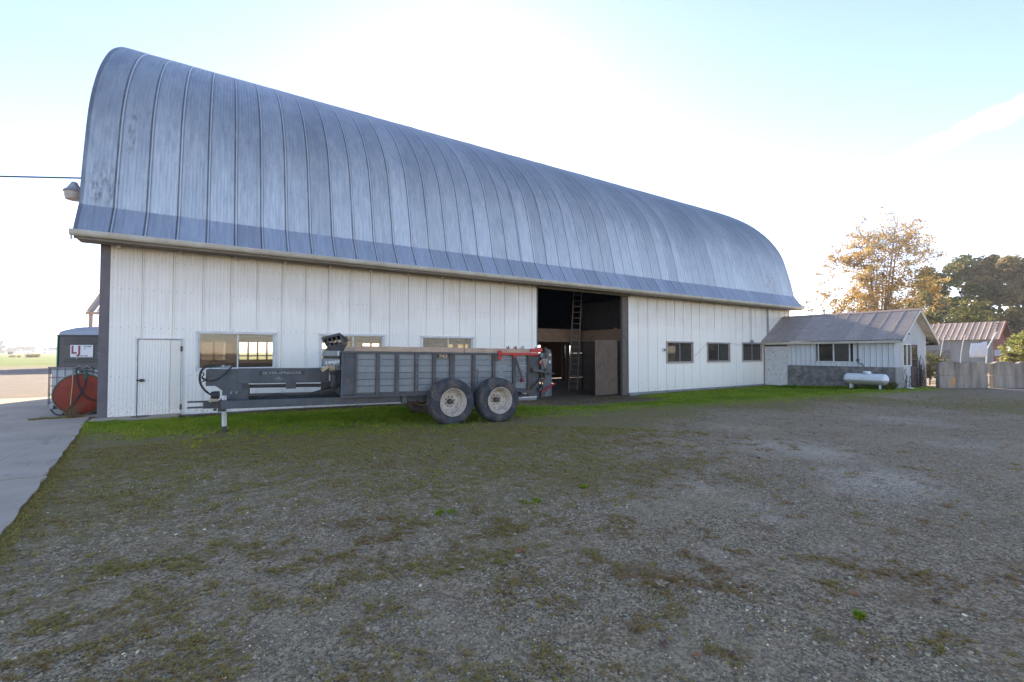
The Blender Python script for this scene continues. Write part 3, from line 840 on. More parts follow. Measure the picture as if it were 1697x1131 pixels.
# partition of the rooms behind the right-hand windows; dark walls have shade put into the colour
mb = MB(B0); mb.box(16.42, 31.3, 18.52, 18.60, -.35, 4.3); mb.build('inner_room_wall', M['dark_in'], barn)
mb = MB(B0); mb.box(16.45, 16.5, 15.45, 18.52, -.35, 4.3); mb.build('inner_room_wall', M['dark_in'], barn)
for k in range(4):
    mb = MB(B0); mb.box(16.405 - .002 * k, 16.44, 15.46, 18.5, -.35 + .64 * k, .285 + .64 * k); mb.build('partition_board', M['wood_intz'], barn)
mb = MB(B0); mb.box(16.34, 16.44, 15.46, 18.5, 2.24, 2.84); mb.build('partition_beam', M['wood_int'], barn)
mb = MB(B0); mb.box(16.28, 16.335, 15.9, 16.1, 2.3, 2.9); mb.build('beam_cleat', M['wood_int'], barn)
# stable rails seen through the windows
for z in (.35, .7, 1.05):
    mb = MB(B0); mb.box(-2.2, 14.0, 21.4, 21.44, z, z + .12); mb.build('stall_rail', M['wood_int'], barn)
for x in (11.9, 12.6, 13.3):
    mb = MB(B0); mb.tube([(x, 20.6, -.2), (x, 20.6, 1.5)], .02, 8); mb.build('stall_pipe', M['black_steel'], barn)
for z in (.5, .9, 1.3):
    mb = MB(B0); mb.tube([(11.2, 20.6, z), (14.2, 20.6, z)], .018, 8); mb.build('stall_pipe', M['black_steel'], barn)
# back wall with its window openings
mb = MB(B0)
ops = []
groups = [(-2.0, 4, .46, .10), (.78, 4, .37, .08), (4.3, 3, .5, .1), (7.3, 4, .46, .1), (13.0, 3, .55, .12), (18.0, 5, .5, .1), (23.0, 5, .5, .1)]
for (gx, gn, w_, g_) in groups:
    for k in range(gn): ops.append((gx + k * (w_ + g_), gx + k * (w_ + g_) + w_))
# a clear opening in line with the big doorway
ops += [(19.9, 21.6), (21.75, 22.95)] if False else []
ops = sorted(ops)
x = -2.42
for a, b in ops + [(31.38, 31.38)]:
    if a > x: mb.box(x, a, 28.50, 28.56, -.35, 2.95)
    if b > a:
        mb.box(a, b, 28.50, 28.56, -.35, 1.30); mb.box(a, b, 28.50, 28.56, 1.47, 1.53); mb.box(a, b, 28.50, 28.56, 2.24, 2.95)
    x = max(x, b)
mb.build('back_wall', M['wood_int'], barn)
mb = MB(B0); mb.box(-2.42, 31.38, 28.50, 28.53, 2.951, 5.25); mb.build('upper_back_wall', M['dark_in'], barn)  # upper part of the wooden wall, loft shade painted into its colour
# downspout, meter box, wire, outlet
mb = MB(B0); mb.tube([(28.75, 15.18, 4.45), (28.75, 15.17, 2.9), (28.72, 15.10, 2.75)], .045, 8); mb.build('downspout', M['lamp_metal'], barn)
mb = MB(B0); mb.tube([(26.9, 15.22, 4.4), (26.9, 15.22, 2.35)], .012, 6); mb.build('conduit', M['steel'], barn)
mb = MB(B0); mb.box(26.8, 27.0, 15.12, 15.23, 2.18, 2.42); mb.build('junction_box', M['lamp_metal'], barn)
mb = MB(B0); mb.box(18.82, 19.02, 15.19, 15.235, 1.72, 1.92); mb.build('outlet_plate', M['white_trim'], barn)
mb = MB(B0); mb.lathe([(.001, -.04), (.045, -.04), (.05, 0)], (18.93, 15.19, 1.81), 'y', 12); mb.build('outlet_socket', M['black'], barn)
mb = MB(B0); mb.tube([(21.4, 15.22, 1.45), (22.45, 15.22, 2.15), (24.7, 15.22, 2.2), (26.0, 15.22, 2.12)], .006, 5); mb.build('wire', M['steel'], barn)

# ladder inside the doorway
lad = empty('ladder', (15.4, 18.2, -.3), label='tall grey wooden ladder leaning inside the barn doorway', cat='ladder')
LB = (15.4, 18.2, -.3)
pa0, pa1 = Vector((15.42, 17.52, -.3)), Vector((15.52, 17.86, 4.9))
pb0, pb1 = Vector((15.86, 17.30, -.3)), Vector((15.92, 17.66, 4.9))
pa0, pa1, pb0, pb1 = Vector((15.05, 18.10, -.3)), Vector((15.35, 18.02, 4.9)), Vector((15.42, 17.86, -.3)), Vector((15.68, 17.78, 4.9))
M['ladder'] = wood('silvered_ladder_wood', (.33, .26, .19), (.18, .14, .10), axis='z')
for a, b in ((pa0, pa1), (pb0, pb1)):
    mb = MB(LB); mb.bar(a, b, .04, .06, up=(0, 1, 0)); mb.build('ladder_rail', M['ladder'], lad)
for k in range(17):
    t = (k + .7) / 17.5
    mb = MB(LB); mb.tube([pa0.lerp(pa1, t), pb0.lerp(pb1, t)], .018, 6); mb.build('rung', M['ladder'], lad)

# ------------------------------------------------------------------ yard light on the gable and its cable
yl = empty('yard_light', (-2.52, 15.7, 5.45), label='grey bell shaped yard light on a bracket at the barn end', cat='yard light')
YB = (-2.52, 15.7, 5.45)
c = (-3.22, 15.6, 0)
mb = MB(YB); mb.lathe([(.001, 6.02), (.05, 6.02), (.075, 5.985), (.08, 5.95), (.095, 5.945), (.10, 5.91), (.125, 5.90), (.13, 5.86), (.20, 5.80), (.215, 5.765), (.205, 5.755)], c, 'z', 20); mb.build('lamp_hood', M['lamp_metal'], yl, smooth=35)
mb = MB(YB); mb.lathe([(.19, 5.758), (.185, 5.65), (.165, 5.57), (.15, 5.565), (.001, 5.58)], c, 'z', 20); mb.build('refractor', M['lamp_cup'], yl, smooth=35)
mb = MB(YB); mb.tube([(-3.22, 15.6, 5.80), (-3.0, 15.66, 5.62), (-2.8, 15.72, 5.52), (-2.50, 15.75, 5.50)], .022, 8); mb.build('bracket_arm', M['steel'], yl, smooth='all')
mb = MB(YB); mb.tube([(-2.96, 15.62, 6.30), (-3.0, 15.62, 6.15), (-2.99, 15.64, 5.98), (-2.95, 15.66, 5.84), (-2.97, 15.66, 5.7), (-2.8, 15.7, 5.6)], .012, 6); mb.build('feed_wire', M['black'], yl)
cb = MB((-2.9, 15.7, 6.22)); cp = []
for k in range(15):
    t = k / 14; cp.append((-2.92 - 28 * t, 15.72 + 14 * t, 6.22 + .05 * math.sin(t * 40) * (1 - t) - .55 * math.sin(math.pi * t) + 1.0 * t))
cb.tube(cp, .020, 6)
tag(cb.build('power_cable', M['black'], loc=(-2.9, 15.7, 6.22)), label='black power cable running from the barn gable out to the left', cat='cable')


# ------------------------------------------------------------------ manure spreader
TH = R(-5)
SP0 = (4.8265, 9.9992, -.09)
spr = empty('manure_spreader', SP0, rot=(0, R(.65), TH), label='slate grey twin-axle manure spreader with plank-topped box parked before the barn', cat='manure spreader')
def T(): return MB((0, 0, -.09))       # local frame: x to the rear, y to the barn, z above world zero
def text(s, size, loc, rot, mat, parent, name='lettering', extrude=.002, sx=1.0, bold=0.0):
    cu = bpy.data.curves.new(name, 'FONT'); cu.body = s; cu.size = size; cu.extrude = extrude; cu.offset = bold; cu.align_x = 'CENTER'; cu.align_y = 'CENTER'; cu.resolution_u = 3
    tmp = bpy.data.objects.new('tmp', cu); COL.objects.link(tmp)
    dg = bpy.context.evaluated_depsgraph_get(); me = bpy.data.meshes.new_from_object(tmp.evaluated_get(dg)); me.name = name
    bpy.data.objects.remove(tmp)
    me.materials.clear()
    o = link(name, me, mat, parent, loc, rot); o.scale = (sx, 1, 1); return o
# box: planks, stakes, rails
bz0, bz1 = .66, 1.66
YN, YF = .52, 2.45
for side, y0 in ((0, YN + .02), (1, YF - .06)):
    for k in range(6):
        mb = T(); z0 = .735 + k * .155; mb.box(-2.28, 2.24, y0 + random.uniform(0, .004), y0 + .04, z0, z0 + .147); mb.build('side_board', M['grey_side'], spr, bevel=.004)
mb = T(); mb.box(-2.59, -2.29, YN - .01, YN + .03, .70, 1.64); mb.build('front_corner_panel', M['grey_paint'], spr, bevel=.005)
mb = T(); mb.box(-2.59, -2.55, YN, YF, .66, 1.66); mb.build('front_panel', M['grey_paint'], spr)
mb = T(); mb.box(-2.62, -2.565, YN - .03, YN + .0, .66, 1.68); mb.build('corner_angle', M['grey_paint'], spr, bevel=.004)
stx = [(-2.30, .05), (-1.81, .085), (-1.36, .085), (-.89, .085), (-.44, .085), (.03, .13), (.62, .085), (1.20, .085), (1.81, .085), (2.25, .06)]
for x, w in stx:
    mb = T(); mb.box(x - w / 2, x + w / 2, YN - .045, YN + .018, .68, 1.645); mb.build('stake', M['grey_stake'], spr, bevel=.006)
    mb = T(); mb.box(x - w / 2, x + w / 2, YF - .02, YF + .04, .68, 1.645); mb.build('stake', M['grey_stake'], spr)
    if w > .07:
        mb = T()
        for j in range(7):
            mb.lathe([(.001, -.055), (.011, -.053), (.013, -.045)], (x, YN, .78 + j * .13), 'y', 8)
        mb.build('rivet_row', M['tooth'] if int(x * 10) % 3 == 1 else M['black_steel'], spr)
for y in (YN, YF):
    s = 1 if y == YN else -1
    mb = T(); mb.box(-2.60, 1.32 if s > 0 else 2.3, y - .05 * s, y + .04 * s, 1.645, 1.69); mb.build('top_rail', M['grey_paint'], spr, bevel=.004)
    mb = T(); mb.box(-2.62, 2.30, y - .065 * s, y + .05 * s, .635, .682); mb.build('bottom_flange', M['grey_paint'], spr, bevel=.004)
    mb = T(); mb.box(-2.28, 2.28, y + .0 * s, y + .03 * s, .682, .733); mb.build('lower_side_strip', M['grey_stake'], spr)
    xa = -2.36
    for (a, b) in ((-2.34, .35), (.36, 2.32)):
        mb = T(); mb.box(a, b, y - .035 * s, y + .055 * s, 1.692, 1.815); mb.build('top_plank', M['wood_plank'], spr, bevel=.008)
mb = T(); mb.box(-2.55, 2.4, YN + .06, YF - .06, .66, .69); mb.build('floor_board', M['wood_int'], spr)
mb = T(); mb.box(-.36, -.055, YN - .022, YN + .012, 1.55, 1.643); mb.build('number_label', M['label_brown'], spr)
text('743', .115, (-.21, YN - .028, 1.592 - .0 + .09), (R(90), 0, 0), M['letter_cream'], spr, sx=1.35, bold=.003)
# chassis
for y in (.72, 2.15):
    mb = T(); mb.box(-4.92, 2.2, y, y + .09, .465, .63); mb.build('chassis_rail', M['grey_paint'], spr, bevel=.006)
mb = T(); mb.box(-1.20, -1.08, .60, .72, .44, .67); mb.build('rail_bracket', M['grey_paint'], spr, bevel=.004)
for x in (-2.2, -.9, 1.9):
    mb = T(); mb.box(x, x + .08, .81, 2.15, .50, .60); mb.build('cross_member', M['grey_paint'], spr)
for k, x in enumerate((-.11, 1.15)):
    mb = T(); mb.tube([(x, .26, .48), (x, 2.72, .48)], .05, 10); mb.build('axle', M['black_steel'], spr)
mb = T(); mb.box(-.2, 1.25, .80, .90, .30, .46); mb.build('walking_beam', M['black_steel'], spr)
# tongue with the big shield and gooseneck plate
YT = 1.46
mb = T(); mb.box(-4.70, -2.78, YT - .015, YT + .012, .94, 1.275); mb.box(-4.70, -2.78, YT + .012, YT + .46, 1.255, 1.275); mb.build('shaft_shield', M['grey_paint'], spr, bevel=.004)
poly = [(-5.28, .90), (-5.10, .90), (-4.97, .79), (-4.97, .53), (-4.46, .57), (-4.46, .80), (-4.60, .93), (-4.60, 1.265), (-5.28, 1.265)]
mb = T(); mb.prism(poly, 'y', YT, YT + .03); mb.build('gooseneck_plate', M['grey_paint'], spr, bevel=.004)
mb = T(); mb.prism(poly, 'y', YT + .42, YT + .45); mb.build('gooseneck_plate', M['grey_paint'], spr)
mb = T(); mb.box(-5.26, -4.6, YT + .03, YT + .42, 1.235, 1.262); mb.box(-5.275, -5.25, YT + .03, YT + .42, .92, 1.23); mb.build('gooseneck_top', M['grey_paint'], spr)
mb = T(); mb.tube([(-4.56, YT + .1, .875), (-2.6, YT + .1, .86)], .040, 12); mb.build('drive_shaft', M['black_steel'], spr, smooth=50)
mb = T(); mb.lathe([(.001, -.02), (.075, -.02), (.075, .04), (.001, .04)], (-4.52, YT, .875), 'y', 14); mb.build('shaft_bearing', M['black_steel'], spr, smooth=40)
mb = T(); mb.box(-3.72, -3.50, YT + .0, YT + .05, .80, .94); mb.build('shaft_hanger', M['grey_stake'], spr)
mb = T(); mb.box(-2.95, -2.62, YT + .02, YT + .1, .66, .96); mb.build('shaft_hanger', M['black_steel'], spr)
mb = T(); mb.bar((-4.46, YT - .1, .695), (-3.15, YT - .1, .69), .05, .055); mb.bar((-3.17, YT - .1, .69), (-2.6, YT - .1, .80), .05, .055); mb.build('hydraulic_pipe', M['black_steel'], spr)
mb = T(); mb.tube([(-4.2, YT - .13, .64), (-3.9, YT - .14, .70), (-3.6, YT - .13, .65), (-3.3, YT - .13, .66), (-3.1, YT - .13, .72), (-2.6, YT - .1, .87)], .014, 6); mb.build('hose', M['black'], spr, smooth='all')
for x in (-4.80, -4.70):
    mb = T(); mb.tube([(x + .01, YT - .012, .77), (x - .01, YT - .02, .71)], [.016, .010], 8); mb.build('lock_pin', M['tooth'], spr)
# hitch
mb = T(); mb.box(-5.33, -4.99, YT + .10, YT + .30, .40, .545); mb.build('hitch_beam', M['grey_paint'], spr, bevel=.006)
for z in (.535, .41):
    mb = T(); mb.box(-5.62, -5.22, YT + .12, YT + .28, z, z + .028); mb.build('clevis_plate', M['grey_paint'], spr, bevel=.004)
mb = T(); mb.box(-4.99, -4.86, .85, YT + .35, .40, .62); mb.build('hitch_block', M['black_steel'], spr)
mb = T(); mb.tube([(-5.10, YT + .05, .40), (-5.10, YT + .05, .355)], .035, 8); mb.build('hitch_pin', M['black_steel'], spr)
mb = T(); mb.lathe([(.001, -.10), (.075, -.095), (.085, -.05), (.085, .06), (.001, .07)], (-5.08, YT - .0, .70), 'x', 14); mb.build('pto_coupling', M['black'], spr, smooth=40)
mb = T(); mb.box(-5.20, -5.05, YT - .03, YT + .04, .56, .635); mb.tube([(-5.16, YT, .63), (-5.19, YT, .55)], .03, 7); mb.build('coupler_fitting', M['letter_cream'], spr)
hosep = [[(-5.10, 1.33), (-5.22, 1.36), (-5.33, 1.30), (-5.39, 1.15), (-5.38, .98), (-5.30, .82), (-5.18, .71), (-5.08, .67)],
         [(-5.12, 1.35), (-5.25, 1.33), (-5.35, 1.22), (-5.37, 1.05), (-5.33, .90), (-5.22, .76), (-5.1, .68)],
         [(-5.35, 1.10), (-5.30, 1.03), (-5.18, 1.02), (-5.05, 1.06), (-4.93, 1.16), (-4.85, 1.27), (-4.80, 1.30)],
         [(-5.37, 1.20), (-5.31, 1.17), (-5.34, 1.09), (-5.27, 1.05), (-5.34, 1.0)]]
for hp in hosep:
    pts3 = [(a, YT - .05 - .015 * i, b) for i, (a, b) in enumerate(catmull([(p[0], p[1]) for p in hp], 3))]
    pts3 = [(a, YT - .03 - .03 * math.sin(i / len(pts3) * 3.1), b) for i, (a, _, b) in enumerate(pts3)]
    mb = T(); mb.tube(pts3, .013, 7); mb.build('hydraulic_hose', M['black'], spr, smooth='all')
mb = T(); mb.box(-5.02, -4.88, YT + .05, YT + .15, 1.262, 1.335); mb.tube([(-5.0, YT + .05, 1.31), (-4.82, YT + .03, 1.33)], .018, 7); mb.box(-4.98, -4.95, YT + .02, YT + .07, 1.30, 1.36); mb.build('hose_valve', M['lamp_metal'], spr)
mb = T(); mb.tube([(-5.22, YT + .04, 1.30), (-5.1, YT + .03, 1.335), (-5.04, YT + .03, 1.31)], .016, 7); mb.build('green_coupling', M['green'], spr)
# name plate
mb = T(); mb.box(-4.27, -3.32, YT - .021, YT - .0155, 1.125, 1.225); mb.build('name_plate', M['black_steel'], spr)
text('SILVER-SPREADER', .088, (-3.795, YT - .024, 1.172 + .09), (R(90), 0, 0), M['letter_grey'], spr, sx=1.18, bold=.0035)
text('8400', .05, (-3.86, YT - .018, 1.02 + .09), (R(90), 0, 0), M['letter_grey'], spr, sx=1.3)
mb = T()
mb.box(-3.97, -3.78, YT - .018, YT - .0155, 1.045, 1.052); mb.prism([(-3.90, 1.055), (-3.84, 1.055), (-3.87, 1.085)], 'y', YT - .018, YT - .0155)
mb.build('maker_mark', M['letter_grey'], spr)
# control box, spool, hopper chute at the front
mb = T(); mb.box(-2.97, -2.63, .64, 1.2, 1.575, 1.70); mb.build('control_cover', M['grey_side'], spr, bevel=.006)
mb = T(); mb.box(-2.96, -2.63, .68, 1.18, 1.52, 1.575); mb.build('control_recess', M['black_steel'], spr)
mb = T(); mb.box(-2.97, -2.63, .64, 1.2, 1.36, 1.52); mb.build('control_panel', M['grey_side'], spr, bevel=.006)
mb = T(); mb.box(-2.98, -2.90, .7, 1.2, 1.705, 1.735); mb.build('rusty_lip', M['hub'], spr)
for i, (x, w, h) in enumerate(((-2.94, .03, .06), (-2.88, .045, .05), (-2.82, .03, .05), (-2.775, .028, .075), (-2.735, .028, .07), (-2.69, .04, .07))):
    mb = T(); mb.box(x, x + w, .632, .638, 1.40 + .01 * (i % 3), 1.40 + h + .01 * (i % 3)); mb.build('warning_sticker', M['glove'], spr)
mb = T(); mb.box(-2.69, -2.66, .632, .638, 1.59, 1.69); mb.build('warning_sticker', M['glove'], spr)
mb = T()
for k in range(6): mb.lathe([(.06, 0), (.075, .01), (.06, .02)], (-2.86 + .018 * k, .60, 1.31), 'x', 14)
mb.build('rope_coil', M['letter_cream'], spr)
mb = T(); mb.bar((-3.02, .60, 1.25), (-2.88, .60, 1.35), .05, .07); mb.build('brass_fitting', M['yellow'], spr)
mb = T(); mb.lathe([(.001, 0), (.10, .02), (.11, .12), (.001, .14)], (-2.85, .8, 1.24), 'x', 16); mb.build('motor', M['grey_paint'], spr, smooth=40)
for (a, b, c_, d) in ((-2.80, -2.62, .86, 1.22), (-2.74, -2.60, 1.0, 1.25)):
    mb = T(); mb.box(a, b, .75, 1.0, c_, d); mb.build('gear_guard', M['black_steel'], spr, bevel=.01)
mb = T()
for k in range(4): mb.tube([(-2.80 + .05 * k, .7, .75 + .05 * k), (-2.72 + .03 * k, .68, .95), (-2.62, .70, 1.1 + .03 * k)], .012, 6)
mb.build('hose', M['black'], spr)
# tilted slatted hopper
hq = empty('hopper', (0, 0, 0)); hq.parent = spr
c1, c2, c3, c4 = Vector((-3.02, .95, 1.985)), Vector((-2.62, .95, 2.115)), Vector((-2.55, .95, 1.85)), Vector((-2.88, .95, 1.78))
def q3(a, b, dy=0): return (c1.lerp(c2, a)).lerp(c4.lerp(c3, a), b) + Vector((0, dy, 0))
mb = T(); mb.bar(q3(0, .05), q3(1, .05), .03, .055); mb.build('hopper_rim', M['grey_stake'], hq)
mb = T(); mb.bar(q3(0, .98), q3(1.35, .98), .03, .025); mb.build('hopper_rim', M['grey_stake'], hq)
for a in (.25, .5, .76, 1.0):
    mb = T(); mb.bar(q3(a, 0), q3(a, 1), .022, .03, up=(0, 1, 0)); mb.build('hopper_bar', M['grey_stake'], hq)
mb = T(); mb.bar(q3(0.03, .05), q3(-.02, 1.3) + Vector((.12, 0, -.02)), .012, .018); mb.build('hopper_strut', M['hub'], hq)
mb = T(); mb.add([q3(.0, .05, .02), q3(1, .05, .02), q3(1, 1, .02), q3(0, 1, .02), q3(1.55, .55, .40), q3(1.5, .9, .42), q3(.2, .5, .42)], [(3, 2, 5, 6), (1, 4, 5, 2), (0, 1, 4, 6), (0, 6, 3)]); mb.build('hopper_shell', M['black_steel'], hq)
mb = T(); mb.bar(q3(1, .0), q3(1.6, .85, .1), .02, .02); mb.build('hopper_rim', M['grey_stake'], hq)
mb = T(); mb.prism([(-2.90, 1.70), (-2.52, 1.70), (-2.44, 1.86), (-2.70, 1.82), (-2.86, 1.78)], 'y', .98, 1.3); mb.build('hopper_neck', M['black_steel'], hq)
# rear end: side sheet, beater frame, red arm, cylinder, teeth
mb = T(); mb.box(2.28, 2.62, YN + .0, YN + .03, .50, 1.60); mb.build('rear_side_sheet', M['grey_paint'], spr)
mb = T(); mb.box(2.24, 2.30, YN - .06, YN + .06, .50, 1.63); mb.build('rear_stake', M['hub'], spr, bevel=.006)
ep = [(2.66, .47), (2.97, .50), (2.97, 1.64), (2.93, 1.80), (2.80, 1.82), (2.70, 1.66), (2.63, 1.45), (2.62, 1.25), (2.70, 1.17), (2.70, .95)]
mb = T(); mb.prism(ep, 'y', .42, .45); mb.build('beater_end_plate', M['grey_paint'], spr, bevel=.004)
mb = T(); mb.prism(ep, 'y', 2.5, 2.53); mb.build('beater_end_plate', M['grey_paint'], spr)
mb = T(); mb.box(2.62, 2.645, .40, .44, .47, 1.2); mb.build('plate_edge_angle', M['hub'], spr)
mb = T(); mb.prism([(2.30, 1.30), (2.62, 1.22), (2.66, 1.18), (2.66, 1.165), (2.30, 1.20)], 'y', .30, .52); mb.build('shelf_bracket', M['grey_stake'], spr)
mb = T(); mb.bar((2.32, .44, .70), (2.66, .44, 1.02), .03, .075, up=(0, 1, 0)); mb.build('diagonal_brace', M['hub'], spr)
mb = T(); mb.lathe([(.001, -.05), (.045, -.05), (.05, .03), (.001, .03)], (2.58, .46, .69), 'y', 12); mb.build('roller', M['black_steel'], spr)
mb = T(); mb.lathe([(.001, -.06), (.03, -.06), (.03, .05), (.001, .05)], (2.84, .42, 1.13), 'y', 10); mb.bar((2.86, .36, 1.13), (3.02, .36, 1.13), .03, .03); mb.build('shaft_stub', M['black_steel'], spr)
mb = T(); mb.box(2.70, 2.75, .37, .42, .98, 1.26); mb.box(2.72, 2.79, .37, .42, 1.22, 1.27); mb.build('chain_guard', M['black_steel'], spr)
mb = T(); mb.box(2.87, 2.92, .412, .419, 1.42, 1.50); mb.build('white_sticker', M['glove'], spr)
mb = T(); mb.box(2.86, 2.93, .405, .419, 1.62, 1.70); mb.build('amber_reflector', M['letter_cream'], spr)
mb = T(); mb.bar((2.60, .36, .62), (2.82, .36, .74), .02, .075, up=(0, 1, 0)); mb.build('red_paddle', M['red'], spr, bevel=.01)
mb = T(); mb.bar((2.76, .345, .73), (3.05, .345, .86), .02, .085, up=(0, 1, 0)); mb.build('red_paddle', M['red'], spr, bevel=.01)
mb = T(); mb.tube([(2.84, .35, .70), (2.72, .33, .52)], .008, 6); mb.build('wire_stay', M['tooth'], spr)
mb = T(); mb.box(1.36, 2.52, YN - .10, YN - .03, 1.64, 1.705); mb.build('red_arm', M['red'], spr, bevel=.006)
mb = T(); mb.box(1.30, 1.40, YN - .10, YN - .02, 1.63, 1.76); mb.box(1.31, 1.40, YN - .09, YN - .04, 1.50, 1.63); mb.build('red_arm_bracket', M['red'], spr, bevel=.01)
mb = T(); mb.prism([(2.30, 1.72), (2.55, 1.715), (2.66, 1.76), (2.62, 1.87), (2.45, 1.83), (2.30, 1.82)], 'y', YN - .11, YN - .04); mb.build('red_end_bracket', M['red'], spr)
mb = T(); mb.box(1.20, 1.32, YN - .075, YN - .03, 1.48, 1.66); mb.build('pivot_plate', M['hub'], spr, bevel=.01)
mb = T(); mb.tube([(1.80, YN - .09, 1.63), (1.86, YN - .10, 1.45)], .018, 8); mb.tube([(1.85, YN - .10, 1.46), (2.02, YN - .12, .98)], .032, 10); mb.build('hydraulic_cylinder', M['grey_stake'], spr, smooth=40)
mb = T(); mb.box(1.98, 2.06, YN - .14, YN - .06, .90, 1.0); mb.build('cylinder_clevis', M['darkred'], spr)
mb = T(); mb.box(1.74, 1.86, YN - .10, YN - .05, 1.58, 1.635); mb.build('cylinder_clevis', M['red'], spr)
mb = T(); mb.tube([(.72, YN - .03, .90), (.74, YN - .04, 1.20), (.70, YN - .04, 1.27), (.66, YN - .03, 1.25)], .008, 6); mb.build('tie_wire', M['black_steel'], spr)
mb = T(); mb.box(2.02, 2.28, YN - .06, YN - .0, .60, .68); mb.build('rear_step', M['grey_stake'], spr); mb = T(); mb.box(1.95, 2.28, YN - .03, YN + .3, .50, .56); mb.build('rear_spring', M['black_steel'], spr)
# slow vehicle sign seen nearly edge on
mb = T(); mb.prism([(.10, 1.55), (.44, 1.55), (.27, 1.28)], 'x', 2.655, 2.66); sv_ = mb.build('slow_vehicle_sign', M['letter_cream'], spr)
mb = T(); mb.add([(2.53, .40, 1.45), (2.60, .40, 1.53), (2.63, .40, 1.52), (2.60, .40, 1.37), (2.58, .40, 1.36)], [(0, 1, 2, 3, 4)]); mb.build('sign_border', M['red'], spr)
mb = T(); mb.add([(2.55, .39, 1.46), (2.63, .39, 1.545), (2.60, .39, 1.40)], [(0, 1, 2)]); mb.build('sign_centre', M['letter_cream'], spr)
mb = T(); mb.box(2.62, 2.74, .44, .62, 1.58, 1.70); mb.build('bearing_block', M['grey_side'], spr)
mb = T(); mb.box(2.74, 2.80, .40, .5, 1.56, 1.86); mb.build('latch_bar', M['black_steel'], spr)
# beater drum with teeth
mb = T(); mb.tube([(2.55, .6, 1.55), (2.55, 2.4, 1.55)], .12, 12); mb.tube([(2.5, .6, 1.05), (2.5, 2.4, 1.05)], .12, 12); mb.build('beater_drum', M['darkred'], spr)
def tooth(x, y, z, s, mat):
    mb = T(); mb.prism([(x - .07 * s, z), (x - .09 * s, z + .05 * s), (x - .04 * s, z + .05 * s), (x - .035 * s, z + .11 * s), (x, z + .05 * s), (x + .02 * s, z + .13 * s), (x + .07 * s, z + .03 * s), (x + .07 * s, z)], 'y', y, y + .02)
    mb.build('beater_tooth', mat, spr)
for (x, s, m_) in ((1.70, 1.0, 'darkred'), (1.93, 1.1, 'darkred'), (2.16, 1.2, 'tooth'), (2.38, .5, 'tooth'), (2.62, 1.2, 'tooth')):
    tooth(x + .12, .9, 1.77, s, M[m_])
mb = T(); mb.box(1.4, 2.5, .88, .95, 1.76, 1.79); mb.build('beater_bar', M['grey_stake'], spr)
# wheels
def wheel(x, yc, out):
    w = empty('wheel', (x, yc, .09 + .48)); w.parent = spr
    w.rotation_euler = (0, random.uniform(0, 6), 0 if out < 0 else math.pi)
    R0 = .575; hw = .235
    prof = [(.315, -.17), (.335, -.195), (.37, -.215), (.42, -.232), (.47, -.232), (.515, -.218), (.545, -.195), (.562, -.165),
            (.568, -.12), (.556, -.112), (.556, -.10), (.572, -.092), (.575, -.035), (.560, -.028), (.560, -.014), (.576, -.008), (.576, .008), (.560, .014), (.560, .028), (.575, .035), (.572, .092), (.556, .10), (.556, .112), (.568, .12),
            (.562, .165), (.545, .195), (.515, .218), (.47, .232), (.42, .232), (.37, .215), (.335, .195), (.315, .17)]
    mb = MB(); mb.lathe(prof, (0, 0, 0), 'y', 56)
    # wrinkles of a soft old carcass
    vv = []
    for (a, b, c_) in mb.v:
        r = math.hypot(a, c_); th = math.atan2(c_, a)
        if abs(b) > .18 and .33 < r < .53:
            k = .006 * math.sin(th * 9 + r * 20) + .005 * math.sin(th * 17 + 2)
            b += k * (1 if b > 0 else -1)
        vv.append((a, b, c_))
    mb.v = vv
    ty = mb.build('tyre', M['tyre'], w, smooth=50)
    mb = MB()
    mb.lathe([(.345, -.205), (.345, -.222), (.328, -.225), (.318, -.205), (.312, -.16), (.30, -.15), (.295, -.12), (.285, -.06), (.262, -.03), (.258, -.012), (.21, -.008), (.20, -.022), (.155, -.024), (.12, -.035), (.001, -.035)], (0, 0, 0), 'y', 44)
    mb.v = []; mb.f = []
    mb.lathe([(.340, -.205), (.342, -.224), (.330, -.230), (.318, -.215), (.312, -.17), (.300, -.155), (.298, -.10), (.278, -.085), (.270, -.02), (.262, .0), (.232, .012), (.222, .035), (.205, .045), (.15, .040), (.13, .050), (.001, .050)], (0, 0, 0), 'y', 44)
    mb.lathe([(.345, .205), (.328, .225), (.30, .15), (.29, .0)], (0, 0, 0), 'y', 44)
    mb.build('rim', M['rim'], w, smooth=35)
    mb = MB()
    for k in range(8):
        t = k * math.pi / 4; mb.lathe([(.001, .022), (.014, .024), (.017, .044)], (.105 * math.cos(t) * 1.15, 0, .105 * math.sin(t) * 1.15), 'y', 6)
    mb.build('wheel_nuts', M['black_steel'], w)
    mb = MB(); mb.lathe([(.001, -.055), (.055, -.052), (.066, -.04), (.070, .05)], (0, 0, 0), 'y', 20); mb.build('hub_cap', M['hub'], w, smooth=35)
for x in (-.10, 1.16):
    wheel(x, .235, -1)
    wheel(x - .0, 2.74, 1)

# ------------------------------------------------------------------ post by the tongue
pp = empty('marker_post', (.059, 11.57, .01), label='short weathered white wooden post in the grass before the spreader tongue', cat='post')
mb = MB(); mb.prism([(-.037, -.037), (.037, -.037), (.037, .037), (-.037, .037)], 'z', -.1, .755); o = mb.build('post_shaft', M['white_peel'], pp, bevel=.008, rot=(R(.8), R(-1.2), R(28)))
mb = MB(); mb.prism([(-.040, -.040), (.040, -.040), (.040, .040), (-.040, .040)], 'z', -.1, .10); mb.build('rusted_foot', M['hub'], pp, rot=(R(.8), R(-1.2), R(28)))

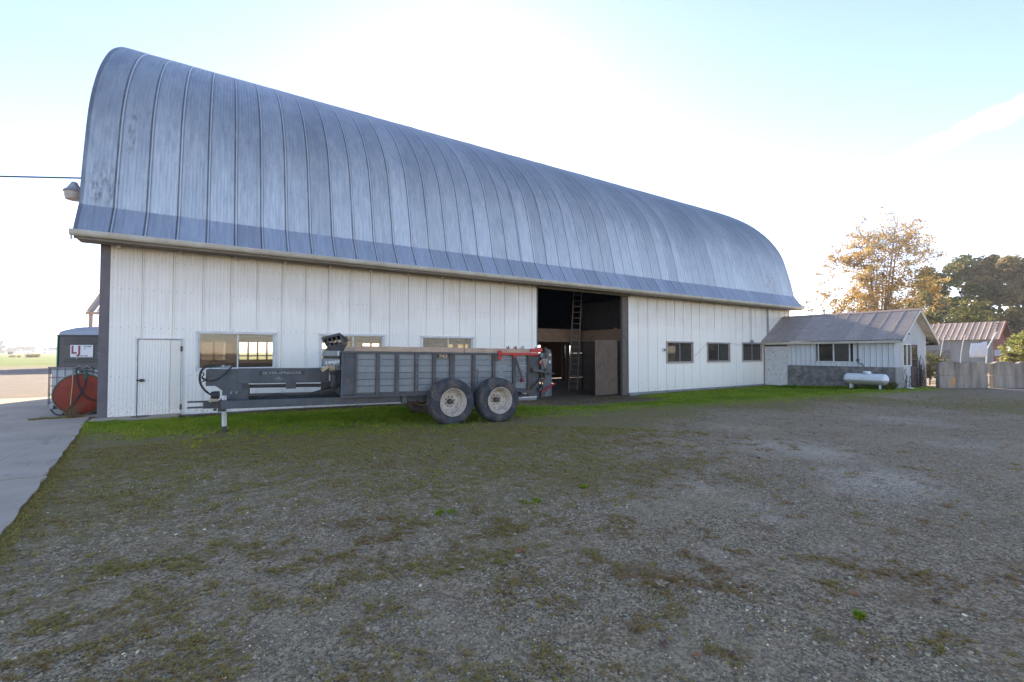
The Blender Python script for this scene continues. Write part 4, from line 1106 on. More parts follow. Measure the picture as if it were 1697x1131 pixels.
# ------------------------------------------------------------------ left corner: tank, totes, toilet
def polar(px, Z):      # a place given by sideways tangent and depth from the viewpoint
    X = (px - 848.5) / 750 * Z
    return (Z * math.cos(ALPHA) + X * math.sin(ALPHA), Z * math.sin(ALPHA) - X * math.cos(ALPHA))
TA = math.atan2(16.35, -3.30)
tk = empty('fuel_tank', (-3.17, 16.45, 0), rot=(0, 0, math.atan2(16.45, -3.17) - math.pi / 2), label='round red-ended fuel tank lying on its side with hoses over its face', cat='tank')
# local y points away from the viewer
mb = MB(); mb.lathe([(.001, -.035), (.30, -.03), (.50, -.015), (.525, 0), (.535, .02), (.54, .03), (.54, 1.05), (.53, 1.07), (.3, 1.1), (.001, 1.12)], (0, 0, .575), 'y', 48); mb.v = [(a, b, c) for a, b, c in mb.v]
body = mb.build('tank_shell', painted('moss_green_tank_side', (.10, .11, .06), (.06, .055, .035), .7, rust=(.12, .07, .04), rust_amt=.4), tk, smooth=40)
mb = MB(); mb.lathe([(.001, -.042), (.30, -.037), (.49, -.022), (.513, -.010), (.512, .0)], (0, 0, .575), 'y', 48); mb.build('tank_end', M['tank_red'], tk, smooth=40)
mb = MB(); mb.lathe([(.545, -.012), (.557, -.005), (.557, .02), (.54, .025)], (0, 0, .575), 'y', 48); mb.build('end_rim', M['tank_dirt'], tk, smooth=40)
for y in (.2, .85):
    mb = MB(); mb.box(-.35, .35, y, y + .1, -.02, .09); mb.build('tank_cradle', M['black_steel'], tk)
mb = MB(); mb.tube([(.0, .2, 1.1), (.0, .2, 1.22)], .05, 10); mb.box(-.09, .10, .12, .28, 1.20, 1.34); mb.tube([(.09, .15, 1.26), (.17, .12, 1.30)], .03, 8); mb.build('fuel_pump', M['steel'], tk, smooth=40)
mb = MB(); mb.box(.055, .125, -.03, .08, 1.02, 1.22); mb.box(.06, .12, -.04, .0, .96, 1.04); mb.box(-.13, -.08, .0, .1, 1.14, 1.29); mb.build('pump_nozzle', painted('dark_green_pump', (.02, .09, .06), (.02, .05, .04), .5), tk, bevel=.008)
mb = MB(); mb.tube([(-.13, .1, 1.28), (-.05, .05, 1.34), (.05, .1, 1.28), (.1, .05, 1.33), (.16, .08, 1.27)], .012, 6); mb.tube([(.15, .1, 1.3), (.2, .1, 1.24), (.12, .2, 1.2)], .012, 6); mb.build('pump_lever', M['lamp_metal'], tk)
def smooth3(pts, n=4):
    a = catmull([(p[0], p[2]) for p in pts], n); b = catmull([(p[1], 0) for p in pts], n)
    return [(u[0], v[0], u[1]) for u, v in zip(a, b)]
mb = MB(); mb.tube(smooth3([(-.09, -.02, 1.18), (-.08, -.07, .98), (-.03, -.075, .76), (.03, -.075, .62), (.12, -.075, .48), (.27, -.07, .40), (.42, -.05, .40), (.54, -.02, .47)]), .017, 7); mb.build('fuel_hose', M['black'], tk, smooth='all')
mb = MB(); mb.tube(smooth3([(.09, -.04, .98), (.07, -.08, .80), (.0, -.085, .62), (-.08, -.08, .45), (-.17, -.09, .30), (-.24, -.16, .17), (-.32, -.22, .09), (-.42, -.2, .08), (-.50, -.12, .13), (-.56, -.05, .22)]), .017, 7); mb.build('fuel_hose', M['black'], tk, smooth='all')
mb = MB(); mb.tube(smooth3([(.12, .0, 1.18), (.25, -.02, 1.16), (.40, -.03, 1.06), (.50, -.03, .92)]), .015, 7); mb.build('fuel_hose', M['black'], tk, smooth='all')
mb = MB(); mb.tube([(-.16, -.055, 1.12), (-.17, -.065, .8), (-.19, -.07, .45), (-.20, -.09, .03)], .011, 6); mb.build('yellow_rod', M['yellow'], tk)

def tote(x0, x1, org, rot, label):
    t = empty('liquid_tote', org, rot=rot, label=label, cat='tote', group='caged plastic totes behind the fuel tank')
    w = x1 - x0
    mb = MB(); mb.box(x0 + .02, x1 - .02, .02, .98, .14, 1.20); mb.build('bottle', M['ibc'], t, bevel=.05)
    for k in range(5):
        z = .18 + k * .25
        mb = MB(); mb.tube([(x0, 0, z), (x1, 0, z), (x1, 1, z), (x0, 1, z), (x0, 0, z)], .011, 6); mb.build('cage_hoop', M['steel'], t)
    n = 6
    for k in range(n):
        x = x0 + .01 + (w - .02) * k / (n - 1)
        mb = MB(); mb.tube([(x, -.01, .12), (x, -.01, 1.24)], .010, 6); mb.build('cage_bar', M['steel'], t)
    for k in range(4):
        mb = MB(); mb.tube([(x0 - .01, .05 + .3 * k, .12), (x0 - .01, .05 + .3 * k, 1.24)], .010, 6); mb.build('cage_bar', M['steel'], t)
    mb = MB(); mb.box(x0 - .01, x1 + .01, -.02, .03, 1.215, 1.245); mb.box(x0 - .01, x0 + .03, .03, 1, 1.215, 1.245); mb.box(x1 - .03, x1 + .01, .03, 1, 1.215, 1.245); mb.build('cage_top_rail', M['steel'], t)
    for xx in (x0 + .02, (x0 + x1) / 2 - .06, x1 - .14):
        mb = MB(); mb.box(xx, xx + .12, 0, 1, .0, .10); mb.build('pallet_foot', M['lamp_metal'], t)
    mb = MB(); mb.box(x0, x1, 0, 1, .10, .13); mb.build('pallet_deck', M['lamp_metal'], t)
    return t
px_, py_ = polar(82, 13.45)
RT = (0, 0, ALPHA - math.pi / 2)
tote(0, 1.18, (px_, py_, .02), (0, 0, ALPHA - math.pi / 2 + R(2)), 'white caged liquid tote standing left behind the red tank')
px_, py_ = polar(151, 13.6)
tote(0, 1.1, (px_, py_, .02), (0, 0, ALPHA - math.pi / 2 + R(2)), 'white caged liquid tote mostly hidden behind the barn corner')
# toilet cabin
tx, ty_ = polar(97, 14.8)
tl = empty('portable_toilet', (tx, ty_, 0), rot=(0, 0, ALPHA - math.pi / 2 + R(6)), label='dark grey portable toilet with pale domed roof and an LJ sign', cat='portable toilet')
TW = 1.38
mb = MB(); mb.box(0, TW, 0, 1.2, .05, 2.24); mb.build('cabin_wall', M['toilet'], tl, bevel=.02)
for z in (2.155, 2.075, 2.0, 1.935, 1.44, 1.365):
    mb = MB(); mb.prism([(0, 0), (-.020, .012), (-.020, .026), (0, .038)], 'x', .17, TW - .08); mb.v = [(a, b, c + z) for a, b, c in mb.v]; mb.build('wall_rib', M['toilet'], tl)
mb = MB(); mb.box(-.035, -.002, -.02, 1.22, .05, 2.24); mb.build('corner_post', M['green'], tl)
mb = MB(); mb.box(-.045, TW + .04, -.03, 1.24, 2.24, 2.27); mb.build('roof_rim', M['toilet'], tl)
mb = MB(); n = 22; vs = []; 
for j, (yy, hh) in enumerate(((-.01, .0), (.03, .75), (.25, 1.0), (.95, 1.0), (1.2, .7), (1.22, 0))):
    for i in range(n + 1):
        u = i / n; prof = min(1, (math.sin(math.pi * min(max(u * .94 + .03, 0), 1))) ** .32) * .275 - (.035 if .52 < u < .60 else 0)
        if u > .58: prof += .02
        vs.append((u * TW, yy, 2.27 + max(prof, 0) * hh))
mb.add(vs, [(r * (n + 1) + i, r * (n + 1) + i + 1, (r + 1) * (n + 1) + i + 1, (r + 1) * (n + 1) + i) for r in range(5) for i in range(n)])
mb.build('domed_roof', M['toilet_roof'], tl, smooth='all')
SGX0, SGX1, SGZ0, SGZ1 = .38, 1.06, 1.535, 1.935
mb = MB(); mb.box(SGX0, SGX1, -.035, -.022, SGZ0, SGZ1); mb.build('sign_board', M['glove'], tl)
text('L', .36, (SGX0 + .105, -.037, 1.765), (R(90), 0, 0), M['letter_maroon'], tl, sx=.9, bold=.012)
text('J', .36, (SGX0 + .27, -.037, 1.765), (R(90), 0, 0), M['letter_maroon'], tl, sx=1.0, bold=.012)
text('Portables', .062, (SGX0 + .525, -.037, 1.885), (R(90), 0, 0), M['black_steel'], tl)
text('Inc.', .055, (SGX0 + .44, -.037, 1.822), (R(90), 0, 0), M['letter_maroon'], tl)
text('360 398 7960', .062, (SGX0 + .36, -.037, 1.575), (R(90), 0, 0), M['black_steel'], tl)
for (a, b) in ((.55, 1.50), (1.20, 1.66), (1.21, 1.53)):
    mb = MB(); mb.lathe([(.001, -.012), (.014, -.01), (.016, 0)], (a, -.0, b), 'y', 8); mb.build('wall_bolt', M['glove'], tl)

# dry weeds in front of the tank
def blades(name, pts, h, n, mat, parent=None, spread=.1, kind=None, wid=.004, tint=None, lean=.4):
    V = []; Fc = []; tt = []
    for (x, y, z) in pts:
        for _ in range(n):
            a = random.uniform(0, 6.28); r = random.uniform(0, spread); hh = h * random.uniform(.45, 1.1)
            bx, by = x + r * math.cos(a), y + r * math.sin(a); l = lean * random.uniform(.2, 1)
            dx, dy = l * hh * math.cos(a), l * hh * math.sin(a); w = wid * random.uniform(.7, 1.3); sx, sy = -math.sin(a) * w, math.cos(a) * w
            b = len(V); V += [(bx - sx, by - sy, z), (bx + sx, by + sy, z), (bx + dx * .5 + sx * .8, by + dy * .5 + sy * .8, z + hh * .6), (bx + dx, by + dy, z + hh), (bx + dx * .5 - sx * .8, by + dy * .5 - sy * .8, z + hh * .6)]
            Fc += [(b, b + 1, b + 2, b + 4), (b + 4, b + 2, b + 3)]; q = random.random() if tint is None else tint; tt += [q] * 5
    me = bpy.data.meshes.new(name); me.from_pydata(V, [], Fc)
    at = me.attributes.new('tint', 'FLOAT', 'POINT'); at.data.foreach_set('value', tt); me.materials.append(mat)
    return link(name, me, parent=parent)
M['dry'] = leafmat('dry_weed_stalks', ((.16, .10, .05), (.26, .18, .09), (.34, .26, .14)), .3)
o = blades('dry_weed', [(-3.30, 15.90, 0), (-3.22, 15.86, 0), (-3.14, 15.9, 0), (-3.2, 15.95, 0)], .42, 26, M['dry'], spread=.05, wid=.004, lean=.6)
tag(o, label='dry brown weed growing against the red tank', cat='weed')
o = blades('moss_tuft', [(-3.95 + i * .11, 15.95 + .05 * (i % 3), .0) for i in range(9)], .07, 60, M['moss'], spread=.09, wid=.008, lean=1.2)
tag(o, label='low green weeds along the foot of the red tank', cat='weed')

# ------------------------------------------------------------------ small building at the right end
H0 = (28.35, 8.75, -.12)
hs = empty('small_outbuilding', H0, label='small white outbuilding with old tin gable roof joined to the barn end', cat='outbuilding')
HX0, HX1, HY0, HY1 = 28.35, 32.75, 8.75, 15.2
ez, rz, rx = 2.33, 3.95, 30.62
# low concrete wall on the yard side and round the corner
mb = MB(H0); mb.box(HX0 - .04, HX0 + .12, HY0, 13.85, -.4, .93); mb.build('concrete_base', M['conc_low'], hs, bevel=.01)
mb = MB(H0); mb.box(HX0 - .045, HX0 + .9, HY0 - .05, HY0 - .003, -.4, .93); mb.build('concrete_base', M['conc'], hs)
mb = MB(H0); mb.box(HX0 + .105, HX0 + .115, HY0 + .05, HY1, -.3, 2.3); mb.build('side_wall', M['dark_in'], hs); mb = MB(H0); mb.box(HX1 - .05, HX1, HY0, HY1, -.3, 2.25); mb.build('side_wall', M['siding_small'], hs)
# vertical ribbed panels of the side wall
WN = (10.72, 12.18, 1.20, 2.17)
def rib_panel(y0, y1, z0, z1, name='siding_panel', face=0.0, mat=None):
    mb = MB(H0); ww = y1 - y0
    pr = [(HX0 + .10, y0), (HX0 + .10, y0 + .02), (HX0 + .01, y0 + .022), (HX0 + .01, y0 + .05), (HX0 + .05, y0 + .06), (HX0 + .05, y1)]
    m = len(pr); mb.add([(a, b, z0) for a, b in pr] + [(a, b, z1) for a, b in pr], [(i, i + 1, i + 1 + m, i + m) for i in range(m - 1)])
    mb.build(name, mat or M['siding_small'], hs)
y = HY0
while y < 13.8:
    y1 = min(y + .257, 13.86)
    if y1 <= WN[0] or y >= WN[1]: rib_panel(y, y1, .935, 2.28)
    else:
        rib_panel(y, y1, .935, WN[2] - .0); rib_panel(y, y1, WN[3] + .0, 2.28)
    y = y1
mb = MB(H0); mb.box(HX0 - .02, HX0 + .05, 12.75, 13.75, 2.03, 2.10); mb.build('trim_strip', M['white_trim'], hs)
# window of the side wall
w = empty('window', (0, 0, 0)); w.parent = hs
for (a, b, c_, d) in ((WN[0] - .05, WN[1] + .05, WN[3], WN[3] + .05), (WN[0] - .05, WN[1] + .05, WN[2] - .05, WN[2]), (WN[0] - .05, WN[0], WN[2], WN[3]), (WN[1], WN[1] + .05, WN[2], WN[3]), ((WN[0] + WN[1]) / 2 - .03, (WN[0] + WN[1]) / 2 + .03, WN[2], WN[3])):
    mb = MB(H0); mb.box(HX0 - .01, HX0 + .07, a, b, c_, d); mb.build('window_frame', M['white_trim'], w)
for (a, b) in ((WN[0], (WN[0] + WN[1]) / 2 - .03), ((WN[0] + WN[1]) / 2 + .03, WN[1])):
    mb = MB(H0); mb.box(HX0 + .03, HX0 + .036, a, b, WN[2], WN[3]); mb.build('pane', M['glass_dark'], w)
mb = MB(H0); mb.box(HX0 + .5, HX0 + .55, 10, 13, .9, 2.3); mb.build('room_lining', M['dark_in'], hs)
# sliding plywood door next to the barn
mb = MB(H0); mb.box(HX0 - .07, HX0 - .03, 13.88, 15.16, -.30, 2.05); mb.build('sliding_door', M['white_peel'], hs)
mb = MB(H0); mb.box(HX0 - .05, HX0 - .0, 13.84, 15.17, 2.09, 2.19); mb.build('door_rail', M['soffit'], hs)
mb = MB(H0); mb.box(HX0 - .03, HX0 + .05, 13.80, 13.87, -.3, 2.2); mb.build('door_post', M['white_peel'], hs)
# fascia and gutter board
mb = MB(H0); mb.box(HX0 - .34, HX0 - .30, 8.42, 15.2, 2.16, 2.29); mb.build('fascia_board', M['cream'], hs)
mb = MB(H0); mb.box(HX0 - .30, HX0 + .0, 8.45, 15.2, 2.20, 2.215); mb.build('soffit_board', M['soffit'], hs)
# conduit and meter
mb = MB(H0); mb.tube([(HX0 - .02, 10.32, 2.25), (HX0 - .02, 10.32, 1.15), (HX0 - .02, 10.12, 1.08), (HX0 - .02, 10.08, .93)], .022, 8); mb.build('gas_pipe', M['black_steel'], hs, smooth=40)
mb = MB(H0); mb.box(HX0 - .06, HX0 + .0, 10.25, 10.38, 1.22, 1.34); mb.build('pipe_valve', M['steel'], hs)
# gable wall facing right-front
mb = MB(H0)
def gz_(x): return ez + (rz - ez) * (x - HX0 + .33) / (rx - HX0 + .33) if x < rx else rz - (rz - 2.25) * (x - rx) / (33.45 - rx)
x = HX0
GOP = [(29.36, 30.42, 1.02, 2.08), (30.50, 31.38, -.2, 2.10)]
while x < HX1 - .01:
    x1 = min(x + .14, HX1)
    segs = [(.935 if x < 29.0 else -.15, None)]
    for (a, b, c_, d) in GOP:
        if x1 > a + .04 and x < b - .04:
            segs = ([(-.15, c_)] if c_ > 0 else []) + [(d, None)]
    for (z0, z1) in segs:
        mb = MB(H0); pr = [(x, HY0 + .04), (x + .016, HY0 + .04), (x + .018, HY0 - .025), (x + .04, HY0 - .025), (x + .05, HY0 + .0), (x1, HY0 + .0)]
        m = len(pr); mb.add([(a, b, z0) for a, b in pr] + [(a, b, (gz_(a) - .05 if z1 is None else z1)) for a, b in pr], [(i, i + 1, i + 1 + m, i + m) for i in range(m - 1)])
        mb.build('gable_panel', M['siding_small'], hs)
    x = x1
gw = empty('window', (0, 0, 0)); gw.parent = hs
a0, a1, c0, c1_ = GOP[0]
for (a, b, c_, d) in ((a0 - .06, a1 + .03, c1_, c1_ + .05), (a0 - .06, a1 + .03, c0 - .06, c0), (a0 - .06, a0, c0, c1_), (a0 + .49, a0 + .56, c0, c1_), (a1, a1 + .04, c0, c1_)):
    mb = MB(H0); mb.box(a, b, HY0 - .05, HY0 + .04, c_, d); mb.build('window_frame', M['white_trim'], gw)
for (a, b) in ((a0, a0 + .49), (a0 + .56, a1)):
    mb = MB(H0); mb.box(a, b, HY0 - .005, HY0 + .002, c0, c1_); mb.build('pane', M['glass'], gw)
dr = empty('door', (0, 0, 0)); dr.parent = hs
d0, d1 = GOP[1][:2]
M['door_brown'] = painted('faded_brown_door', (.17, .115, .10), (.10, .07, .06), .7, sc=4, amt=.7)
for (a, b, c_, d) in ((d0, d0 + .09, -.1, 2.06), (d1 - .12, d1, -.1, 2.06), (d0, d1, 1.96, 2.08), (d0 + .09, d1 - .12, .86, .95)):
    mb = MB(H0); mb.box(a, b, HY0 - .035, HY0 + .01, c_, d); mb.build('door_stile', M['door_brown'], dr)
mb = MB(H0); mb.box(d0 + .09, d1 - .12, HY0 - .02, HY0 + .01, -.1, .86); mb.build('door_panel', M['door_brown'], dr)
mb = MB(H0); mb.box(d0 + .09, d1 - .12, HY0 - .012, HY0 - .006, .95, 1.96); mb.build('pane', M['glass'], dr)
for z in (1.30, 1.62):
    mb = MB(H0); mb.box(d0 + .09, d1 - .12, HY0 - .025, HY0 - .012, z, z + .03); mb.build('glazing_bar', M['door_brown'], dr)
mb = MB(H0); mb.box(31.55, 31.75, HY0 - .09, HY0 - .03, -.15, 1.0); mb.build('leaning_board', M['wood_grey'], hs)
mb = MB(H0); mb.tube([(29.35, 8.72, 2.72), (29.33, 8.60, 2.74), (29.33, 8.52, 2.68)], .02, 6); mb.lathe([(.02, 2.68), (.06, 2.62), (.07, 2.59)], (29.34, 8.48, 0), 'z', 10); mb.build('gable_lamp', M['black_steel'], hs)
# roof sheets: ribbed tin, one object each
def house_roof(side, n, y0, y1, mat):
    ww = (y1 - y0) / n
    for k in range(n):
        a = y0 + k * ww; nr = 7
        xe, ze, xr, zr = (HX0 - .34, 2.30, rx, rz) if side < 0 else (33.48, 2.22, rx, rz)
        d = Vector((xr - xe, 0, zr - ze)).normalized(); nrm = Vector((-d.z * (1 if side < 0 else -1), 0, abs(d.x)))
        pr = []
        for i in range(nr):
            q = a + ww * i / nr; w_ = ww / nr
            pr += [(q, 0), (q + w_ * .62, 0), (q + w_ * .70, .010), (q + w_ * .88, .010), (q + w_ * .96, 0)]
        pr[-2:] = [(a + ww - .03, .0), (a + ww - .02, .03), (a + ww + .01, .03), (a + ww + .02, .002)]
        mb = MB(H0); m = len(pr)
        P0 = Vector((xe, 0, ze + .02)); P1 = Vector((xr, 0, zr + .02)); Pm = (P0 + P1) / 2 + nrm * random.uniform(-.006, .006)
        vs = [P + nrm * h + Vector((0, b, 0)) for P in (P0, Pm, P1) for b, h in pr]
        mb.add(vs, [(r * m + i, r * m + i + 1, (r + 1) * m + i + 1, (r + 1) * m + i) for r in range(2) for i in range(m - 1)])
        mb.build('roof_sheet', mat, hs)
house_roof(-1, 11, 8.32, 15.22, M['tin'])
house_roof(1, 11, 8.32, 15.22, M['tin'])
mb = MB(H0); mb.prism([(rx - .16, rz - .055), (rx, rz + .055), (rx + .16, rz - .055), (rx + .15, rz - .075), (rx, rz + .035), (rx - .15, rz - .075)], 'y', 8.30, 15.22); mb.build('ridge_cap', M['tin_rust'], hs)
mb = MB(H0); mb.bar((33.46, 8.34, 2.16), (rx + .01, 8.34, rz - .06), .03, .15); mb.build('barge_board', M['cream'], hs)
mb = MB(H0); mb.bar((HX0 - .32, 8.34, 2.22), (rx - .01, 8.34, rz - .06), .03, .12); mb.build('barge_board', M['cream'], hs)
mb = MB(H0); mb.add([(33.4, 8.35, 2.17), (33.4, 8.75, 2.17), (rx, 8.75, rz - .08), (rx, 8.35, rz - .08)], [(0, 1, 2, 3)]); mb.add([(HX0 - .3, 8.35, 2.24), (HX0 - .3, 8.75, 2.24), (rx, 8.75, rz - .08), (rx, 8.35, rz - .08)], [(0, 1, 2, 3)]); mb.build('verge_soffit', M['cream'], hs)
mb = MB(H0); mb.box(32.8, 33.42, 8.4, 15.2, 2.08, 2.19); mb.build('rear_eave_box', M['dark_in'], hs)
mb = MB(H0); mb.tube([(31.5, 13.2, 3.2), (31.5, 13.2, 4.30)], .05, 10); mb.lathe([(.001, 4.38), (.09, 4.32), (.09, 4.29)], (31.5, 13.2, 0), 'z', 12); mb.build('flue_pipe', M['tin_rust'], hs)

# white scrap by the corner
mb = MB((28.3, 8.3, -.1)); mb.prism([(28.45, -.08), (28.75, -.13), (29.25, -.17), (29.3, -.12), (28.8, -.06), (28.5, -.02)], 'y', 8.20, 8.33)
tag(mb.build('downspout_piece', M['white_trim'], loc=(28.3, 8.3, -.1)), label='white broken downspout lying at the outbuilding corner', cat='downspout')
# climbing dead vine by the door
vine = MB((30.8, 8.65, -.1)); 
for k in range(34):
    x = random.uniform(30.9, 32.3) if k % 3 else random.uniform(29.0, 30.4); pts = [(x, 8.66, -.12)]
    hgt = random.uniform(.6, 1.75) if k % 3 else random.uniform(.3, 1.0)
    for i in range(6):
        x += random.uniform(-.10, .10); pts.append((x, 8.68 - random.uniform(0, .10), -.12 + hgt * (i + 1) / 6))
    vine.tube(pts, .010, 4, cap=False)
vine.v = vine.v
vo_ = vine.build('dead_vine', M['bark'], loc=(30.8, 8.65, -.1)); tag(vo_, label='tangled dead vine climbing beside the outbuilding door', cat='vine')

# propane tank
pt = empty('propane_tank', (27.55, 9.70, -.12), label='white horizontal propane tank with domed lid before the concrete base', cat='propane tank')
PB = (27.55, 9.70, -.12); cz = .33; pr_ = .285
prof = [(.001, 8.76)] + [(pr_ * math.sin(t), 8.76 + .20 * (1 - math.cos(t))) for t in np.linspace(.2, math.pi / 2, 7)] + [(pr_, 8.97), (pr_, 10.46)] + [(pr_ * math.cos(t), 10.46 + .20 * math.sin(t)) for t in np.linspace(.1, math.pi / 2, 7)]
mb = MB(PB); mb.lathe(prof, (27.55, 0, cz), 'y', 32)
def tankmat():
    t = NT('white_tank_with_mildewed_belly'); x, y, z = t.sep(t.pos)
    n = t.noise(t.pos, 7, 5, .6); n2 = t.noise(t.pos, 40, 3)
    c = t.mix(t.ramp(n, .4, .8, 0, .3), (.72, .74, .73), (.60, .61, .58))
    e = t.math('ADD', z, t.math('MULTIPLY', t.math('SUBTRACT', n, .5), .10))
    d = t.mix(t.ramp(n2, .3, .7), (.36, .33, .26), (.24, .225, .17))
    c = t.mix(t.ramp(e, .30, .27, 0, .85), c, d)
    return t.set(c, .4)
mb.build('tank_shell', tankmat(), pt, smooth=50)
mb = MB(PB); mb.lathe([(.17, .60), (.18, .64), (.165, .72), (.12, .745), (.001, .75)], (27.55, 9.65, 0), 'z', 24); mb.build('valve_dome', M['tank_white'], pt, smooth=40)
for yy in (9.05, 10.30):
    mb = MB(PB); mb.box(27.42, 27.50, yy, yy + .07, -.14, .12); mb.build('tank_foot', M['tank_white'], pt)
    mb = MB(PB); mb.box(27.62, 27.70, yy, yy + .07, -.14, .12); mb.build('tank_foot', M['tank_white'], pt)
mb = MB(PB); mb.box(27.262, 27.268, 9.70, 9.86, .34, .44); mb.build('label_plate', M['glove'], pt)
for yy in (10.02, 10.12):
    mb = MB(PB); mb.tube([(27.55, yy, .60), (27.55, yy, .65)], .02, 6); mb.build('lifting_lug', M['steel'], pt)
o = blades('shrubby_weed', [(27.9 + random.uniform(-.2, .35), 8.85 + random.uniform(-.12, .45), -.12) for _ in range(10)], .34, 60, M['leaf_dark'], spread=.14, wid=.02, lean=1.0)
tag(o, label='dark shrubby weed between the propane tank and the corner', cat='weed')

# ------------------------------------------------------------------ concrete bunker panels on the right
def bump_block(x0, z0, w, h, th, bumps):
    mb = MB()
    if bumps:
        poly = [(x0, z0), (x0 + w, z0), (x0 + w, z0 + h)]
        bw = w / 2
        for k in (1, 0):
            s = x0 + k * bw
            poly += [(s + bw * .94, z0 + h), (s + bw * .80, z0 + h + .085), (s + bw * .20, z0 + h + .085), (s + bw * .06, z0 + h)]
        poly += [(x0, z0 + h)]
        mb.prism(poly, 'y', 0, th)
    else: mb.box(x0, x0 + w, 0, th, z0, z0 + h)
    return mb
b0 = Vector((30.71, 7.69, 0)); bd = Vector((.855, -.518, 0)); bang = math.atan2(bd.y, bd.x)
for i, s in enumerate((0.0, 2.82, 5.6)):
    p = b0 + bd * s
    names = (('left stack', 'with an orange lichen stain'), ('right stack', 'plain and grey'), ('far right stack', ''))[i]
    zb = -.11 - .03
    lower = bump_block(0, 0, 2.55, .655, .22, False)
    o = lower.build('concrete_block', M['conc_block'], loc=(p.x, p.y, zb), rot=(0, 0, bang), bevel=.02)
    tag(o, label=('lower concrete block of the left stack, with orange lichen stain', 'lower concrete block of the stack right of the gap', 'lower concrete block at the far right edge')[i], cat='concrete block', group='long concrete blocks in two courses beside the outbuilding')
    if i == 0:
        t = NT('orange_lichen'); n = t.noise(t.pos, 14, 5, .7); t.set(t.mix(t.ramp(n, .35, .7), (.60, .27, .08), (.42, .26, .12)), .9)
        mb = MB(); pl = []
        for k in range(18):
            a = k / 18 * 6.283; rr = .13 * random.uniform(.6, 1.2); pl.append((.72 + rr * math.cos(a), .33 + 2.0 * rr * math.sin(a)))
        mb.prism(pl, 'y', -.006, .0); l_ = mb.build('lichen_stain', t.m, o)
    upper = bump_block(0, 0, 2.55, .60, .22, True)
    o = upper.build('concrete_block', M['conc_block'], loc=(p.x, p.y, zb + .668), rot=(0, 0, bang + R(.25)), bevel=.02)
    tag(o, label=('upper concrete block of the left stack, with two raised humps', 'upper concrete block of the stack right of the gap', 'upper concrete block at the far right edge')[i], cat='concrete block', group='long concrete blocks in two courses beside the outbuilding')
# gate
gt = empty('metal_gate', (31.55, 8.32, -.1), label='narrow tubular metal gate between outbuilding and concrete blocks', cat='gate')
GB = (31.55, 8.32, -.1); g0, g1 = Vector((31.62, 8.30, 0)), Vector((32.9, 8.05, 0))
M['gate'] = painted('olive_gate_paint', (.16, .17, .10), (.2, .13, .08), .6, rust=(.22, .12, .07), rust_amt=.4)
mb = MB(GB); mb.tube([g0 + Vector((0, 0, -.05)), g0 + Vector((0, 0, 1.32)), g0.lerp(g1, .1) + Vector((0, 0, 1.42)), g1 + Vector((0, 0, 1.42)), g1 + Vector((0, 0, -.05))], .028, 8); mb.build('gate_frame', M['gate'], gt)
for z in (.15, .45, .80, 1.12):
    mb = MB(GB); mb.tube([g0 + Vector((0, 0, z)), g1 + Vector((0, 0, z))], .018, 6); mb.build('gate_bar', M['gate'], gt)
mb = MB((33.1, 10.2, 0)); mb.box(32.8, 32.9, 8.8, 8.9, -.1, 2.1)
# ------------------------------------------------------------------ far shed with brick gable
FS = (57.3, 10.7, 0)
fs_ = empty('far_shed', FS, label='long grey shed with ribbed tin roof and red brick gable', cat='shed')
x0, x1, y0, y1 = 57.4, 61.6, 10.75, 30
mb = MB(FS); mb.box(x0, x1, y0 + .1, y1, -.3, 2.95); mb.build('shed_wall', M['shed_grey'], fs_)
mb = MB(FS)
mb.box(x0 - .05, x0 - .005, y0, y1, .55, .75); mb.build('wall_rail', M['shed_grey'], fs_)
mb = MB(FS); mb.box(x0 - .03, x0 - .002, 13.6, 19, .76, 1.9); mb.build('dark_panel', M['conc_low'], fs_)
rxx = (x0 + x1) / 2; rzz = 4.50
k = 0; bz = -.2
while bz < rzz - .25:
    hw_ = (x1 - x0) / 2 if bz < 2.9 else (x1 - x0) / 2 * (rzz - .1 - bz) / (rzz - 2.9)
    bx = rxx - hw_ + (0 if k % 2 else -.0)
    if bx < rxx + hw_ - .1:
        while bx < rxx + hw_ - .05:
            ww_ = min(.58 if not (bx == rxx - hw_ and k % 2) else .29, rxx + hw_ - bx)
            mb = MB(FS); mb.box(bx + .01, bx + ww_ - .01, y0 - .03 - random.uniform(0, .02), y0 + .1, bz, bz + .225); mb.build('brick', M['brick'], fs_)
            bx += ww_
    bz += .24; k += 1
mb = MB(FS); mb.prism([(x0, -.2), (x1, -.2), (x1, 2.9), (rxx, rzz - .1), (x0, 2.9)], 'y', y0 - .0, y0 + .1); mb.build('mortar_backing', M['conc'], fs_)
for side in (-1, 1):
    nn = 24
    for k in range(nn):
        a = y0 - .45 + k * .8; b = a + .8
        xe = x0 - .35 if side < 0 else x1 + .35
        mb = MB(FS); pr = [(a, 0), (a + .02, .022), (a + .07, .022), (a + .09, 0), (a + .40, 0), (a + .42, .022), (a + .47, .022), (a + .49, 0), (b, 0)]
        vs = [(xe, q, 2.82 + h) for q, h in pr] + [(rxx, q, rzz + h) for q, h in pr]; m = len(pr)
        mb.add(vs, [(i, i + 1, i + 1 + m, i + m) for i in range(m - 1)]); mb.build('roof_sheet', M['tin_rust'], fs_)
mb = MB(FS); mb.bar((x0 - .37, y0 - .45, 2.78), (rxx, y0 - .45, rzz - .04), .05, .16); mb.build('barge_board', M['brick'], fs_)
mb = MB(FS); mb.bar((x1 + .37, y0 - .45, 2.78), (rxx, y0 - .45, rzz - .04), .05, .16); mb.build('barge_board', M['brick'], fs_)
